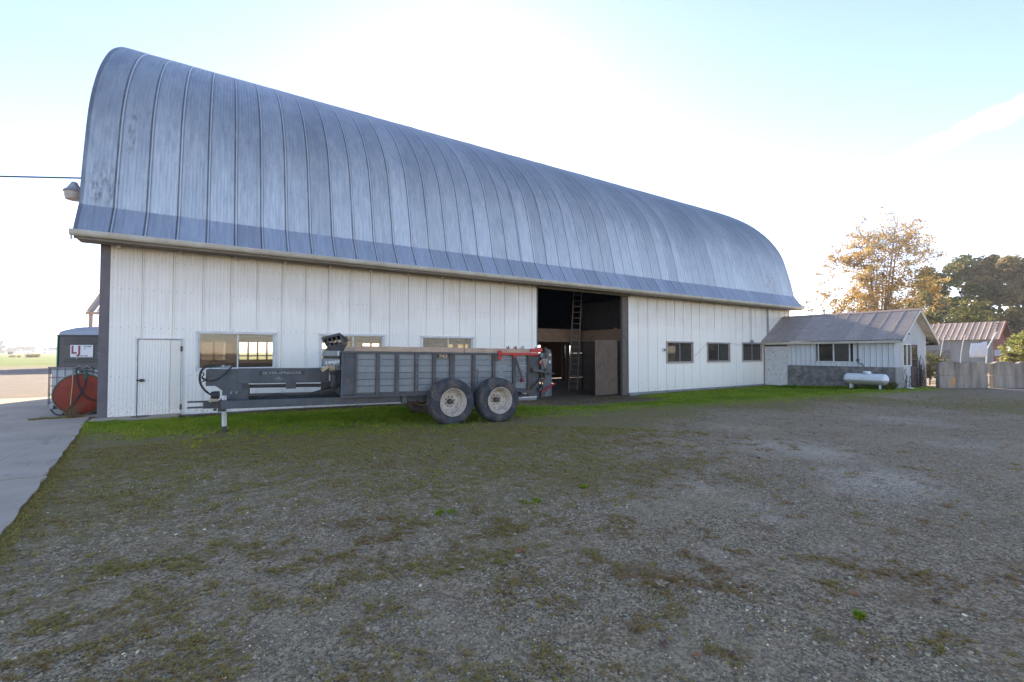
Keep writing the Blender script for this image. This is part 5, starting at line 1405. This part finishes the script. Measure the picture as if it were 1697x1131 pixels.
# hoops and the white sheet
for i, (xa, ya, xb, yb, hh) in enumerate(((41.4, 10.35, 42.3, 10.1, 2.95), (42.6, 9.6, 43.5, 9.3, 2.95))):
    mb = MB((xa, ya, 0)); mb.tube(smooth3([(xa, ya, 0), (xa + .15, ya - .03, 1.4), (xa + .45, ya - .12, 2.5), (xa + .8, ya - .22, hh), (xa + 1.3, ya - .4, 2.5)]), .025, 6)
    tag(mb.build('hoop_pole', M['lamp_metal'], loc=(xa, ya, 0)), label=('bent greenhouse hoop pole nearest the outbuilding', 'bent greenhouse hoop pole beside the white sheet')[i], cat='hoop pole', group='bent hoop poles before the far shed')
mb = MB((43.4, 8.2, 0)); mb.tube([(42.5, 8.35, 0), (42.75, 8.3, 1.9), (43.6, 8.0, 3.05)], .035, 7)
tag(mb.build('leaning_pole', M['white_trim'], loc=(43.4, 8.2, 0)), label='slanted pole holding up the right end of the white sheet', cat='pole')
mb = MB((41.7, 8.9, 0)); n = 14; vs = []
for j in range(8):
    for i in range(n + 1):
        u = i / n; v = j / 7; A = Vector((41.83, 8.86, 2.30)).lerp(Vector((42.72, 8.28, 2.42)), u); B = Vector((41.70, 8.9, 1.36)).lerp(Vector((42.60, 8.34, 1.38)), u)
        q = A.lerp(B, v); q += Vector((.5, .85, 0)) * .05 * math.sin(u * 9 + v * 3) + Vector((0, 0, -.06 * math.sin(math.pi * u) * (1 - v))); vs.append(q)
mb.add(vs, [(r * (n + 1) + i, r * (n + 1) + i + 1, (r + 1) * (n + 1) + i + 1, (r + 1) * (n + 1) + i) for r in range(7) for i in range(n)])
o = mb.build('white_sheet', M['cloth'], loc=(41.7, 8.9, 0), smooth='all'); m = o.modifiers.new('thickness', 'SOLIDIFY'); m.thickness = .008
tag(o, label='white cloth sheet hung up to dry before the far shed', cat='sheet')
mbx = empty('bird_box', (36.1, 6.60, 0), label='small grey box on a post before the yellow-green bush', cat='box')
mb = MB((36.1, 6.6, 0)); mb.tube([(36.1, 6.6, -.1), (36.1, 6.6, 1.5)], .03, 6); mb.build('box_post', M['wood_grey'], mbx)
mb = MB((36.1, 6.6, 0)); mb.box(35.95, 36.2, 6.5, 6.7, 1.5, 1.82); mb.build('box_body', M['toilet_roof'], mbx)

# ------------------------------------------------------------------ shed far left
LS = (-11.4, 60.8, 0)
ls = empty('left_shed', LS, label='open brown shed with striped rusty tin roof behind the portable toilet', cat='shed')
for k in range(16):
    a = -11.6 + k * .75; mb = MB(LS); pr = [(a, 0), (a + .05, .06), (a + .12, .06), (a + .17, 0), (a + .75, 0)]; m = len(pr)
    vs = [(q, 60.5, 5.75 + h) for q, h in pr] + [(q, 68.6, 9.3 + h) for q, h in pr] + [(q, 76.7, 5.75 + h) for q, h in pr]
    mb.add(vs, [(r * m + i, r * m + i + 1, r * m + m + i + 1, r * m + m + i) for r in range(2) for i in range(m - 1)]); mb.build('roof_sheet', M['tin_rust'], ls)
for x in (-11.3, -7.5, -3.7, .1):
    for y in (60.9, 76.2):
        mb = MB(LS); mb.box(x, x + .28, y, y + .28, -.1, 5.8); mb.build('shed_post', M['wood_plank'], ls)
mb = MB(LS); mb.box(-11.5, .4, 60.7, 60.85, 5.45, 5.75); mb.build('eave_beam', M['wood_plank'], ls)
mb = MB(LS); mb.box(-11.0, .3, 66, 66.2, -.1, 6.5); mb.build('inner_wall', M['wood_int'], ls)
mb = MB(LS); mb.box(-11.45, -11.3, 66, 76.5, -.1, 5.7); mb.build('end_cladding', M['wood_int'], ls)
mb = MB(LS)
for k in range(26):
    x = random.uniform(-10.6, -6); mb.tube([(x, 62.5, 4.2 + random.uniform(-.5, 1)), (x + random.uniform(-.8, .8), 62.2, 5.3 + random.uniform(-.4, .3))], .025, 4)
mb.build('brush_pile', M['wood_plank'], ls)

# ------------------------------------------------------------------ trees
def quads(centres, size, normals, tint, name, mat, parent, rngl):
    """leaf faces: diamond quads, two of them crossed in random directions"""
    n = len(centres)
    a = rngl.normal(size=(n, 3)); a -= (a * normals).sum(1, keepdims=True) * normals; a /= np.linalg.norm(a, axis=1, keepdims=True) + 1e-9
    b = np.cross(normals, a)
    s = size[:, None]
    bend = normals * s * .25
    V = np.stack([centres - a * s, centres + b * s * .55 + bend, centres + a * s, centres - b * s * .55 + bend], 1).reshape(-1, 3)
    Fq = np.arange(n * 4)
    me = raw_mesh(name, V, Fq, 4, mat, {'tint': np.repeat(tint, 4)})
    return link(name, me, parent=parent)
def tree(name, label, cat, base, height, spread, mat, bark, nleaf, lsize, seed, crown=(.25, 1.0), clumps=40, shape='round', group=None, stems=1, loose=.5, trunk_r=.3, gap=.0, twigs=True):
    rg = np.random.default_rng(seed); rr = random.Random(seed)
    t = empty(name, base, label=label, cat=cat, group=group)
    lim = MB(); z0 = height * crown[0]
    tips = []
    for s in range(stems):
        a = 6.283 * s / stems + rr.uniform(0, .6); ln = 0 if stems == 1 else spread * .34
        pts = []; top = height * (crown[1] - .06) * rr.uniform(.88, 1)
        for i in range(8):
            u = i / 7; pts.append((ln * u ** 1.1 * math.cos(a) + .05 * height * math.sin(u * 3 + a) * u * .6, ln * u ** 1.1 * math.sin(a) + .04 * height * math.sin(u * 4 + 2 * a) * u * .5, top * u))
        r0 = trunk_r / (stems ** .4)
        lim.tube(pts, [max(r0 * (1 - u / 7.3), .03) for u in range(8)], 7, cap=False)
        for c in range(max(1, clumps // stems)):
            u = rr.uniform(crown[0], .97); k = u * 7; i = min(int(k), 6); p = Vector(pts[i]).lerp(Vector(pts[i + 1]), k - i)
            h = (p.z - z0) / max(height * crown[1] - z0, .1); h = min(max(h, 0), 1)
            if shape == 'round': rad = spread * math.sqrt(max(1 - (2 * h - .9) ** 2 / 1.25, .05))
            elif shape == 'fan': rad = spread * (.55 + .75 * math.sin(h * 2.4)) * (.95 if h < .85 else .7)
            elif shape == 'cone': rad = spread * (1 - h * .85)
            else: rad = spread * (.7 + .3 * math.sin(h * 9 + seed))
            th = rr.uniform(0, 6.283); rad *= rr.uniform(.45, 1.0)
            up = rr.uniform(.12, .35) * rad if shape != 'fan' else rad * rr.uniform(.8, 1.6)
            q = Vector((p.x * .4 + rad * math.cos(th), p.y * .4 + rad * math.sin(th), min(p.z + up, height * (1.0 if shape != 'fan' else 1.02))))
            mid = p.lerp(q, .5) + Vector((0, 0, -.08 * rad))
            lim.tube([p, mid, q], [r0 * .28, r0 * .17, .025], 5, cap=False); tips.append((q, (q - p)))
            if twigs:
                for _ in range(5):
                    w_ = Vector((rr.uniform(-1, 1), rr.uniform(-1, 1), rr.uniform(-.2, 1.4))) * rad * .34
                    st = mid.lerp(q, rr.random()); lim.tube([st, st + w_ * .6 + Vector((0, 0, .05)), st + w_], [.035, .025, .012], 3, cap=False); tips.append((st + w_, w_))
    lim.build('trunk', bark, t, smooth='all')
    T_ = np.array([list(q) for q, _ in tips]); ci = rg.integers(0, len(T_), nleaf)
    cs = loose * spread * rg.uniform(.3, 1.0, len(T_))[ci]
    d = rg.normal(size=(nleaf, 3)); d /= np.linalg.norm(d, axis=1, keepdims=True); rad_ = rg.random(nleaf) ** (1 / 2.2)
    pos_ = T_[ci] + d * (rad_ * cs)[:, None] * np.array([1, 1, .72])
    nrm = d * .7 + rg.normal(size=(nleaf, 3)) * .5 + np.array([0, 0, .3]); nrm /= np.linalg.norm(nrm, axis=1, keepdims=True)
    tint_c = rg.random(len(T_))[ci]; tint = np.clip(tint_c * .55 + rg.random(nleaf) * .45, 0, 1)
    keep = pos_[:, 2] > height * crown[0] * .55
    if gap: keep &= rg.random(nleaf) > gap * np.clip((pos_[:, 2] / height - .4) * 2.2, 0, 1)
    quads(pos_[keep], (lsize * rg.uniform(.6, 1.3, nleaf))[keep], nrm[keep], tint[keep], 'crown', mat, t, rg)
    return t
tree('autumn_tree', 'large golden autumn tree with thinning top behind the outbuilding roof', 'tree', (73.7, 24.1, 0), 20.4, 6.5, M['leaf_yellow'], M['bark_pale'], 50000, .135, 3, crown=(.14, 1.0), clumps=120, shape='round', stems=12, loose=.20, trunk_r=.45, gap=.80)
tree('bare_sapling', 'small nearly bare tree left of the golden autumn tree', 'tree', (70.0, 30.0, 0), 9.4, 2.6, M['leaf_yellow'], M['bark_pale'], 1100, .13, 4, crown=(.25, 1.0), clumps=20, shape='fan', stems=4, loose=.22, trunk_r=.14, gap=.3)
G_ = 'dark evergreen trees behind the far shed'
tree('evergreen_tree', 'dark evergreen just right of the golden autumn tree', 'tree', (104, 27.0, 0), 16.6, 4.6, M['leaf_dark'], M['bark'], 13000, .30, 5, crown=(.10, 1.0), clumps=26, shape='lump', loose=.36, trunk_r=.4, group=G_)
tree('evergreen_tree', 'round-topped dark evergreen, second from the golden tree', 'tree', (104, 22.6, 0), 18.1, 4.4, M['leaf_dark'], M['bark'], 13000, .30, 6, crown=(.15, 1.0), clumps=26, shape='round', loose=.34, trunk_r=.4, group=G_)
tree('evergreen_tree', 'tallest brownish evergreen standing over the far shed ridge', 'tree', (104.0, 18.6, 0), 18.7, 4.7, painted and leafmat('brownish_evergreen_foliage', ((.045, .040, .018), (.18, .145, .055), (.38, .28, .13)), .35), M['bark'], 15000, .29, 7, crown=(.18, 1.0), clumps=30, shape='round', loose=.32, trunk_r=.42, group=G_)
tree('evergreen_tree', 'dark open-branched evergreen at the right edge of the view', 'tree', (112.0, 17.3, 0), 18.5, 4.4, M['leaf_dark'], M['bark'], 6500, .30, 8, crown=(.05, 1.0), clumps=46, shape='lump', loose=.24, trunk_r=.38, group=G_)
tree('evergreen_tree', 'dark evergreen just beyond the right edge evergreen', 'tree', (112.0, 11.5, 0), 18.0, 4.6, M['leaf_dark'], M['bark'], 9000, .33, 9, crown=(.05, 1.0), clumps=46, shape='lump', loose=.3, trunk_r=.38, group=G_)
tree('olive_tree', 'low olive green tree between golden tree and far shed roof', 'tree', (82.3, 19.6, 0), 8.3, 4.3, M['leaf_olive'], M['bark'], 6000, .24, 10, crown=(.1, 1.0), clumps=40, shape='round', loose=.30, trunk_r=.2)
tree('yellow_green_bush', 'yellow-green leafy bush behind the right concrete blocks', 'bush', (40.35, 5.75, 0), 2.5, 1.65, M['leaf_bush'], M['bark'], 5200, .085, 12, crown=(.1, 1.0), clumps=46, shape='round', loose=.30, trunk_r=.05)
tree('yellow_green_bush', 'second yellow-green bush at the far right edge', 'bush', (42.5, 3.9, 0), 2.6, 1.8, M['leaf_bush'], M['bark'], 4200, .09, 13, crown=(.1, 1.0), clumps=40, shape='round', loose=.30, trunk_r=.05)
tree('low_bush', 'low dark green bush seen over the metal gate', 'bush', (36.8, 9.6, 0), 1.55, 1.2, M['leaf_olive'], M['bark'], 3000, .07, 14, crown=(.05, 1.0), clumps=30, shape='round', loose=.34, trunk_r=.04)
# far left horizon
def far(px, d):
    X = (px - 848.5) / 750 * d; return (d * math.cos(ALPHA) + X * math.sin(ALPHA), d * math.sin(ALPHA) - X * math.cos(ALPHA), 0)
FG = 'hazy trees on the left horizon'
for i, (px, d, h, sp, lb) in enumerate(((1, 520, 15.5, 4.5, 'tall dark hazy tree at the far left edge'), (-6, 540, 17, 5, 'tall hazy tree just outside the left edge'), (14, 600, 8, 6, 'low hazy tree right of the tall left edge tree'), (22, 610, 8, 5, 'low rounded hazy tree above the dark hut'),
    (36, 620, 9.5, 6.5, 'broad hazy tree left of the bright dust'), (44, 600, 9.5, 6, 'hazy tree beside the dust on the horizon'), (52, 610, 9, 4.5, 'small hazy tree in front of the dust'), (80, 560, 7.5, 5, 'hazy tree above the white farm house'), (90, 560, 7.0, 5, 'hazy tree next to the toilet cabin'), (100, 560, 8, 6, 'hazy tree hidden behind the toilet cabin'))):
    tree('horizon_tree', lb, 'tree', far(px, d), h, sp, M['leaf_far'], M['bark'], 900, 1.0, 30 + i, crown=(.05, 1.0), clumps=16, shape='round', loose=.45, trunk_r=.3, group=FG, twigs=False)
def hut(name, label, px, d, w, dp, h, mat, roofmat):
    p = far(px, d); e = empty(name, p, rot=(0, 0, ALPHA - math.pi / 2), label=label, cat='house' if 'house' in name else 'hut')
    mb = MB(); mb.box(-w / 2, w / 2, 0, dp, 0, h); mb.build('wall', mat, e)
    mb = MB(); mb.prism([(-.4, h), (dp + .4, h), (dp / 2, h + dp * .3)], 'x', -w / 2 - .4, w / 2 + .4); mb.build('roof', roofmat, e)
hut('far_house', 'low white farm house on the left horizon beside the toilet cabin', 82, 500, 8.5, 5, 3.0, M['white_trim'], M['glove'])
hut('far_house', 'small pale house under the hazy trees on the horizon', 41, 560, 7, 5, 2.6, M['white_trim'], M['glove'])
hut('far_house', 'tiny pale house near the far left tree', 28, 560, 4, 4, 2.2, M['white_trim'], M['glove'])
hut('dark_hut', 'tiny dark hut in the sunlit field on the left', 15, 330, 1.8, 1.6, 1.4, M['dark_in'], M['dark_in'])
o = blades('field_shrub', [(far(55, 150)[0] + random.uniform(-1.3, 1.3), far(55, 150)[1] + random.uniform(-1.3, 1.3), 0) for _ in range(16)], 1.5, 26, M['dry'], spread=.5, wid=.03, lean=.8)
tag(o, label='pale dry shrub in the middle of the sunlit field', cat='shrub')
o = blades('field_shrub', [(far(24, 150)[0] + random.uniform(-1.2, 1.2), far(24, 150)[1] + random.uniform(-1, 1), 0) for _ in range(10)], .9, 20, M['dry'], spread=.5, wid=.03, lean=.8)
tag(o, label='lower pale dry shrub nearer the left edge of the field', cat='shrub')
# far hills
mb = MB(); vs = []; n = 120
for i in range(n + 1):
    a = R(8) + R(164) * i / n
    for j, rr_ in enumerate((3600, 4000, 4600)):
        h = (0, 45 + 16 * math.sin(i * .31) + 9 * math.sin(i * .83 + 1), 0)[j]
        vs.append((rr_ * math.cos(a), rr_ * math.sin(a), h - 1))
mb.add(vs, [(i * 3 + j, i * 3 + j + 1, i * 3 + 4 + j, i * 3 + 3 + j) for i in range(n) for j in range(2)])
tag(mb.build('hills', M['leaf_far'], smooth='all'), kind='structure')

# ------------------------------------------------------------------ gravel, weeds, grass
def scatter(n, r0, r1, rng, pw=1.0):
    """places in a fan in front of the viewpoint, a bit wider than the view"""
    a = rng.uniform(ALPHA - R(58), ALPHA + R(58), n)
    u = rng.random(n)
    r = (r0 ** 2 + u ** pw * (r1 ** 2 - r0 ** 2)) ** .5
    return r * np.cos(a), r * np.sin(a), r
def clear(x, y):
    ok = ~concrete_zone(x, y) & (y < 15.1)
    ok &= ~((x > 28.2) & (y > 8.6))
    return ok
ICO = None
def ico():
    t = (1 + 5 ** .5) / 2
    v = np.array([(-1, t, 0), (1, t, 0), (-1, -t, 0), (1, -t, 0), (0, -1, t), (0, 1, t), (0, -1, -t), (0, 1, -t), (t, 0, -1), (t, 0, 1), (-t, 0, -1), (-t, 0, 1)], float)
    v /= np.linalg.norm(v[0])
    f = np.array([(0, 11, 5), (0, 5, 1), (0, 1, 7), (0, 7, 10), (0, 10, 11), (1, 5, 9), (5, 11, 4), (11, 10, 2), (10, 7, 6), (7, 1, 8), (3, 9, 4), (3, 4, 2), (3, 2, 6), (3, 6, 8), (3, 8, 9), (4, 9, 5), (2, 4, 11), (6, 2, 10), (8, 6, 7), (9, 8, 1)])
    return v, f
OCT = (np.array([(1, 0, 0), (0, 1, 0), (-1, 0, 0), (0, -1, 0), (0, 0, 1.)]), np.array([(0, 1, 4), (1, 2, 4), (2, 3, 4), (3, 0, 4)]))
def stones(name, x, y, size, base, rng):
    n = len(x); bv, bf = base
    z = ground_z(x, y)
    sc = size[:, None] * rng.uniform(.55, 1.25, (n, 3)) * np.array([1, 1, .62])
    th = rng.uniform(0, 6.283, n); c, s = np.cos(th), np.sin(th)
    loc = bv[None] * (1 + rng.uniform(-.22, .22, (n, len(bv), 1))) * sc[:, None, :]
    X = loc[..., 0] * c[:, None] - loc[..., 1] * s[:, None] + x[:, None]
    Y = loc[..., 0] * s[:, None] + loc[..., 1] * c[:, None] + y[:, None]
    Z = loc[..., 2] + (z + size * .12)[:, None]
    V = np.stack([X, Y, Z], -1).reshape(-1, 3)
    Fq = (bf.ravel()[None] + (np.arange(n) * len(bv))[:, None]).ravel()
    val = rng.random(n)
    g = np.where(val < .66, rng.uniform(.06, .17, n), np.where(val < .97, rng.uniform(.16, .30, n), rng.uniform(.32, .48, n)))
    warm = rng.normal(0, .045, n) + .01
    colr = np.stack([1.75 * g * (1.36 + warm * 1.5), 1.75 * g * 1.12, 1.75 * g * (.72 - warm * 1.3), np.ones(n)], 1)
    me = raw_mesh(name, V, Fq, 3, M['stone'], {'col': np.repeat(colr, len(bv), 0)})
    tag(link(name, me), kind='stuff')
t = NT('gravel_stone'); a_ = t.attr('col', 'Color'); n_ = t.noise(t.pos, 120, 2); M['stone'] = t.set(t.mix(t.ramp(n_, .3, .7, 0, .35), a_, (.08, .08, .08)), .85, 0, .3)
def gravel_cover(x, y): 
    m = moss_cover(x, y); f = fbm(x, y, 1.6); return np.clip(1.25 - m * 1.1, .25, 1) * sm(.22, .5, f) * (1 - lush(x, y))
for (n, r0, r1, smin, smax, base, pw) in ((30000, 1.6, 3.6, .0032, .0095, ico(), .9), (42000, 3.6, 8, .004, .012, OCT, .8), (34000, 8, 20, .006, .017, OCT, .7), (9000, 1.6, 9, .008, .017, ico(), .8)):
    x, y, r = scatter(n, r0, r1, RNG, pw)
    k = clear(x, y) & (RNG.random(n) < gravel_cover(x, y))
    x, y = x[k], y[k]; sz = smin + (smax - smin) * RNG.random(len(x)) ** 2.2
    stones('gravel', x, y, sz, base, RNG)
# low weeds (knotweed, moss) in patches
def tufts(name, x, y, h, w, nb, mat, rng, tint, flat=.6):
    n = len(x); z = ground_z(x, y) + .001
    a = rng.uniform(0, 6.283, (n, nb)); rad = rng.random((n, nb)) * w[:, None]
    bx = x[:, None] + rad * np.cos(a); by = y[:, None] + rad * np.sin(a)
    hh = h[:, None] * rng.uniform(.35, 1.1, (n, nb)); ln = hh * flat * rng.uniform(.4, 1.6, (n, nb)); a2 = a + rng.normal(0, .7, (n, nb))
    wd = w[:, None] * .10 * rng.uniform(.6, 1.5, (n, nb)) + .0012
    sx, sy = -np.sin(a2) * wd, np.cos(a2) * wd
    zz = np.broadcast_to(z[:, None], bx.shape)
    P = np.stack([np.stack([bx - sx * .6, by - sy * .6, zz], -1), np.stack([bx + sx * .6, by + sy * .6, zz], -1),
                  np.stack([bx + ln * .55 * np.cos(a2) + sx, by + ln * .55 * np.sin(a2) + sy, zz + hh * .7], -1),
                  np.stack([bx + ln * np.cos(a2), by + ln * np.sin(a2), zz + hh], -1)], 2)
    V = P.reshape(-1, 3); Fq = np.arange(len(V))
    tt = np.clip(tint[:, None] + rng.normal(0, .16, (n, nb)), 0, 1)
    me = raw_mesh(name, V, Fq, 4, mat, {'tint': np.repeat(tt.ravel(), 4)})
    o = link(name, me); tag(o, kind='stuff'); return o
for (n, r0, r1, hs_, ws, nb, pw) in ((26000, 1.6, 5, .014, .018, 11, .85), (34000, 5, 11, .022, .035, 8, .8), (16000, 11, 26, .03, .06, 7, .8)):
    x, y, r = scatter(n, r0, r1, RNG, pw)
    m = moss_cover(x, y); f = fbm(x, y, 4.5, 3)
    k = clear(x, y) & (lush(x, y) < .6) & (m + (f - .5) * 1.9 + RNG.normal(0, .13, n) > .53 - .05 * (r < 5))
    x, y, f = x[k], y[k], f[k]; m = m[k]
    tint = np.clip(.95 - m * .75 + RNG.normal(0, .2, len(x)) + (fbm(x, y, .9) - .5) * 1.2, 0, 1)
    tufts('low_weeds', x, y, hs_ * RNG.uniform(.5, 1.4, len(x)), ws * RNG.uniform(.5, 1.5, len(x)), nb, M['moss'], RNG, tint, 1.5)
# lush grass against the barn
n = 60000
x = RNG.uniform(-2.8, 30.5, n) ; x = np.where(RNG.random(n) < .45, RNG.uniform(-2.8, 9, n), x); y = RNG.uniform(7.5, 15.2, n)
l = lush(x, y); k = (l * (.35 + .9 * fbm(x, y, .7)) > RNG.random(n) * .8) & clear(x, y)
x, y = x[k], y[k]
tufts('lawn_grass', x, y, .050 * (.35 + 1.2 * fbm(x, y, 1.4)) * RNG.uniform(.5, 1.7, len(x)), np.full(len(x), .055), 7, M['grass'], RNG, np.clip(fbm(x, y, 1.3) * 1.1 - .1 + .35 * (1 - lush(x, y)) + (RNG.random(len(x)) < .12) * .5, 0, 1), .6)
n = 3500; x = RNG.uniform(-1.0, 30, n); y = np.where(x < 16, 14.9, 15.05) + RNG.normal(0, .07, n); k = ((x < 10.8) | (x > 16.8)) & (x < 28.2)
tufts('dry_litter', x[k], y[k], np.full(k.sum(), .05), np.full(k.sum(), .05), 6, M['dry'], RNG, RNG.random(k.sum()), 1.2)
n = 1500; y = RNG.uniform(9.0, 14.0, n); x = 28.05 + RNG.normal(0, .10, n) - .05; tufts('lawn_grass', x, y, RNG.uniform(.05, .2, n), np.full(n, .07), 8, M['grass'], RNG, RNG.random(n) * .7, .6)
# weeds along the slab edge and in its joints
n = 2600; y = RNG.uniform(1.5, 14.7, n); x = edge_x(y) + RNG.normal(0.05, .05, n); tufts('low_weeds', x, y, RNG.uniform(.01, .035, n), np.full(n, .03), 8, M['moss'], RNG, np.clip(RNG.normal(.45, .25, n), 0, 1), 1.4)
for yj in (4.95, 8.70, 12.5):
    n = 240; x = RNG.uniform(-6, -2.2, n); y = yj + RNG.normal(0, .012, n); tufts('joint_weeds', x, y, RNG.uniform(.01, .022, n), np.full(n, .02), 6, M['moss'], RNG, RNG.random(n) * .6, 1.2)
# bright green weeds that stand out
for i, (x, y, s, lb) in enumerate(((3.05, 4.33, .10, 'bright green weed tuft alone in the middle of the yard'), (2.04, 4.51, .09, 'flat green weed tuft left of the bright one'), (3.93, 4.44, .05, 'small green weed tuft on the mossy edge'), (3.54, 1.31, .018, 'small green weed tuft in the near gravel'))):
    z = float(ground_z(x, y)); o = blades('green_weed', [(random.uniform(-s, s), random.uniform(-s * .6, s * .6), 0) for _ in range(9)], .035, 14, M['grass'], spread=.02, wid=.006, lean=1.2)
    o.location = (x, y, z); tag(o, label=lb, cat='weed', group='bright green weeds in the yard')

# fallen leaves
def leaf_mesh(seed, size):
    rr = random.Random(seed); pts = []
    lobes = 5; N = 30
    for k in range(N):
        a = -math.pi * .92 + 2 * math.pi * .92 * k / (N - 1)
        r = .50 + .50 * abs(math.cos(a * lobes / 2 * .99)) ** 1.5; r *= .92 + rr.uniform(-.08, .08); r *= 1 - .18 * abs(a) / math.pi
        pts.append((r * math.cos(a) * size, r * math.sin(a) * size))
    curl = rr.uniform(.3, 1.1); V = [(0, 0, .0)] + [(a, b, curl * (a * a * .5 + b * b) / size * .7 + rr.uniform(0, .05) * size) for a, b in pts] + [(-size * 1.5, size * .12, .006), (-size * 1.5, size * .16, .006), (0, .004, .002)]
    Fc = [(0, i, i + 1) for i in range(1, N)] + [(0, N + 1, N + 2, N + 3)]
    me = bpy.data.meshes.new('fallen_leaf'); me.from_pydata(V, [], Fc); return me
LC = {'tan': (.42, .28, .15), 'orange': (.40, .13, .04), 'red': (.38, .05, .02), 'brown': (.17, .08, .05), 'pale': (.50, .40, .28), 'yellow': (.48, .40, .16), 'pink': (.42, .25, .20)}
for k_, c_ in LC.items(): M['lf_' + k_] = painted('leaf_' + k_, c_, tuple(q * .6 for q in c_), .7, sc=30, amt=.8, rust=tuple(q * .4 for q in c_), rust_amt=.25)
leaves = [(3.79, 2.94, .045, 'tan', 'tan maple leaf lying flat in the centre right gravel'), (2.75, 2.26, .048, 'tan', 'large tan and brown maple leaf in the near gravel'), (2.8, 3.41, .028, 'red', 'bright red leaf on the mossy gravel'),
 (2.18, 3.29, .034, 'orange', 'rust orange leaf above a pale one in the centre'), (2.11, 3.21, .030, 'pale', 'pale leaf just under the rust orange leaf'), (2.05, 3.44, .022, 'pink', 'small pinkish leaf left of the rust orange leaf'), (1.62, 3.26, .022, 'pale', 'small curled whitish leaf on brown weeds'),
 (7.23, 1.23, .05, 'yellow', 'pale yellow leaf far to the right'), (5.41, 1.11, .036, 'pink', 'pinkish white leaf right of centre in gravel'), (3.7, 1.95, .026, 'yellow', 'small yellow leaf in the right gravel'), (6.68, 3.43, .045, 'brown', 'brown leaf on the pale packed gravel'),
 (2.2, 1.79, .034, 'brown', 'dark curled brown leaf near the bottom'), (2.28, 1.63, .022, 'orange', 'small orange leaf near the bottom edge'), (2.46, 1.53, .030, 'brown', 'purplish brown leaf near the bottom edge'), (3.12, 1.09, .024, 'tan', 'small tan leaf near the bottom right'),
 (1.21, 2.58, .018, 'pink', 'small pink leaf in dark gravel at lower centre'), (3.46, 2.41, .018, 'pink', 'small reddish leaf between two tan maple leaves'), (7.46, 4.13, .04, 'brown', 'distant brown leaf on the gravel track'), (2.07, 3.79, .020, 'pale', 'tiny pale leaf on green moss'),
 (4.21, 1.09, .034, 'brown', 'long dark brown leaf at lower right'), (3.84, 1.44, .026, 'orange', 'orange leaf beside a green weed at lower right')]
for i, (x, y, s, c_, lb) in enumerate(leaves):
    o = link('fallen_leaf', leaf_mesh(50 + i, s * 1.25), M['lf_' + c_], loc=(x, y, float(ground_z(x, y)) + .012), rot=(random.uniform(-.25, .25), random.uniform(-.25, .25), random.uniform(0, 6.28)))
    tag(o, label=lb, cat='leaf', group='fallen leaves on the gravel')
V_ = []
tiny = leaf_mesh(99, .016); nv = len(tiny.vertices)
bco = np.array([list(v.co) for v in tiny.vertices]); bf_ = [tuple(p.vertices) for p in tiny.polygons]
bf_ = np.array([f[:3] for f in bf_ if len(f) == 3])
n = 420; x, y, r = scatter(n, 2.2, 16, RNG, .8); k = clear(x, y); x, y = x[k], y[k]; n = len(x)
th = RNG.uniform(0, 6.28, n); s = RNG.uniform(.4, 1.4, n) * (1 + .05 * np.hypot(x, y)); zz = ground_z(x, y) + .008
X = (bco[None, :, 0] * np.cos(th)[:, None] - bco[None, :, 1] * np.sin(th)[:, None]) * s[:, None] + x[:, None]
Y = (bco[None, :, 0] * np.sin(th)[:, None] + bco[None, :, 1] * np.cos(th)[:, None]) * s[:, None] + y[:, None]
Z = bco[None, :, 2] * s[:, None] + zz[:, None]
me = raw_mesh('leaf_litter', np.stack([X, Y, Z], -1).reshape(-1, 3), (bf_.ravel()[None] + (np.arange(n) * nv)[:, None]).ravel(), 3, M['dry'], {'tint': np.repeat(RNG.random(n), nv)})
tag(link('leaf_litter', me), kind='stuff')
print('objects', len(bpy.data.objects), 'tris ~', sum(len(o.data.loops) - 2 * len(o.data.polygons) for o in COL.objects if o.type == 'MESH'))

# ------------------------------------------------------------------ air
hz = bpy.data.materials.new('thin_haze'); hz.use_nodes = True; ht = hz.node_tree; ht.nodes.clear()
ho = ht.nodes.new('ShaderNodeOutputMaterial'); hv = ht.nodes.new('ShaderNodeVolumePrincipled')
hv.inputs['Color'].default_value = (.92, .94, .97, 1); hv.inputs['Density'].default_value = .0005; hv.inputs['Anisotropy'].default_value = .35
ht.links.new(hv.outputs[0], ho.inputs['Volume'])
mb = MB((0, 0, 0)); mb.box(-5200, 5200, -300, 5200, -1.6, 74); o = mb.build('haze', hz); tag(o, kind='stuff')
S.cycles.volume_bounces = 0
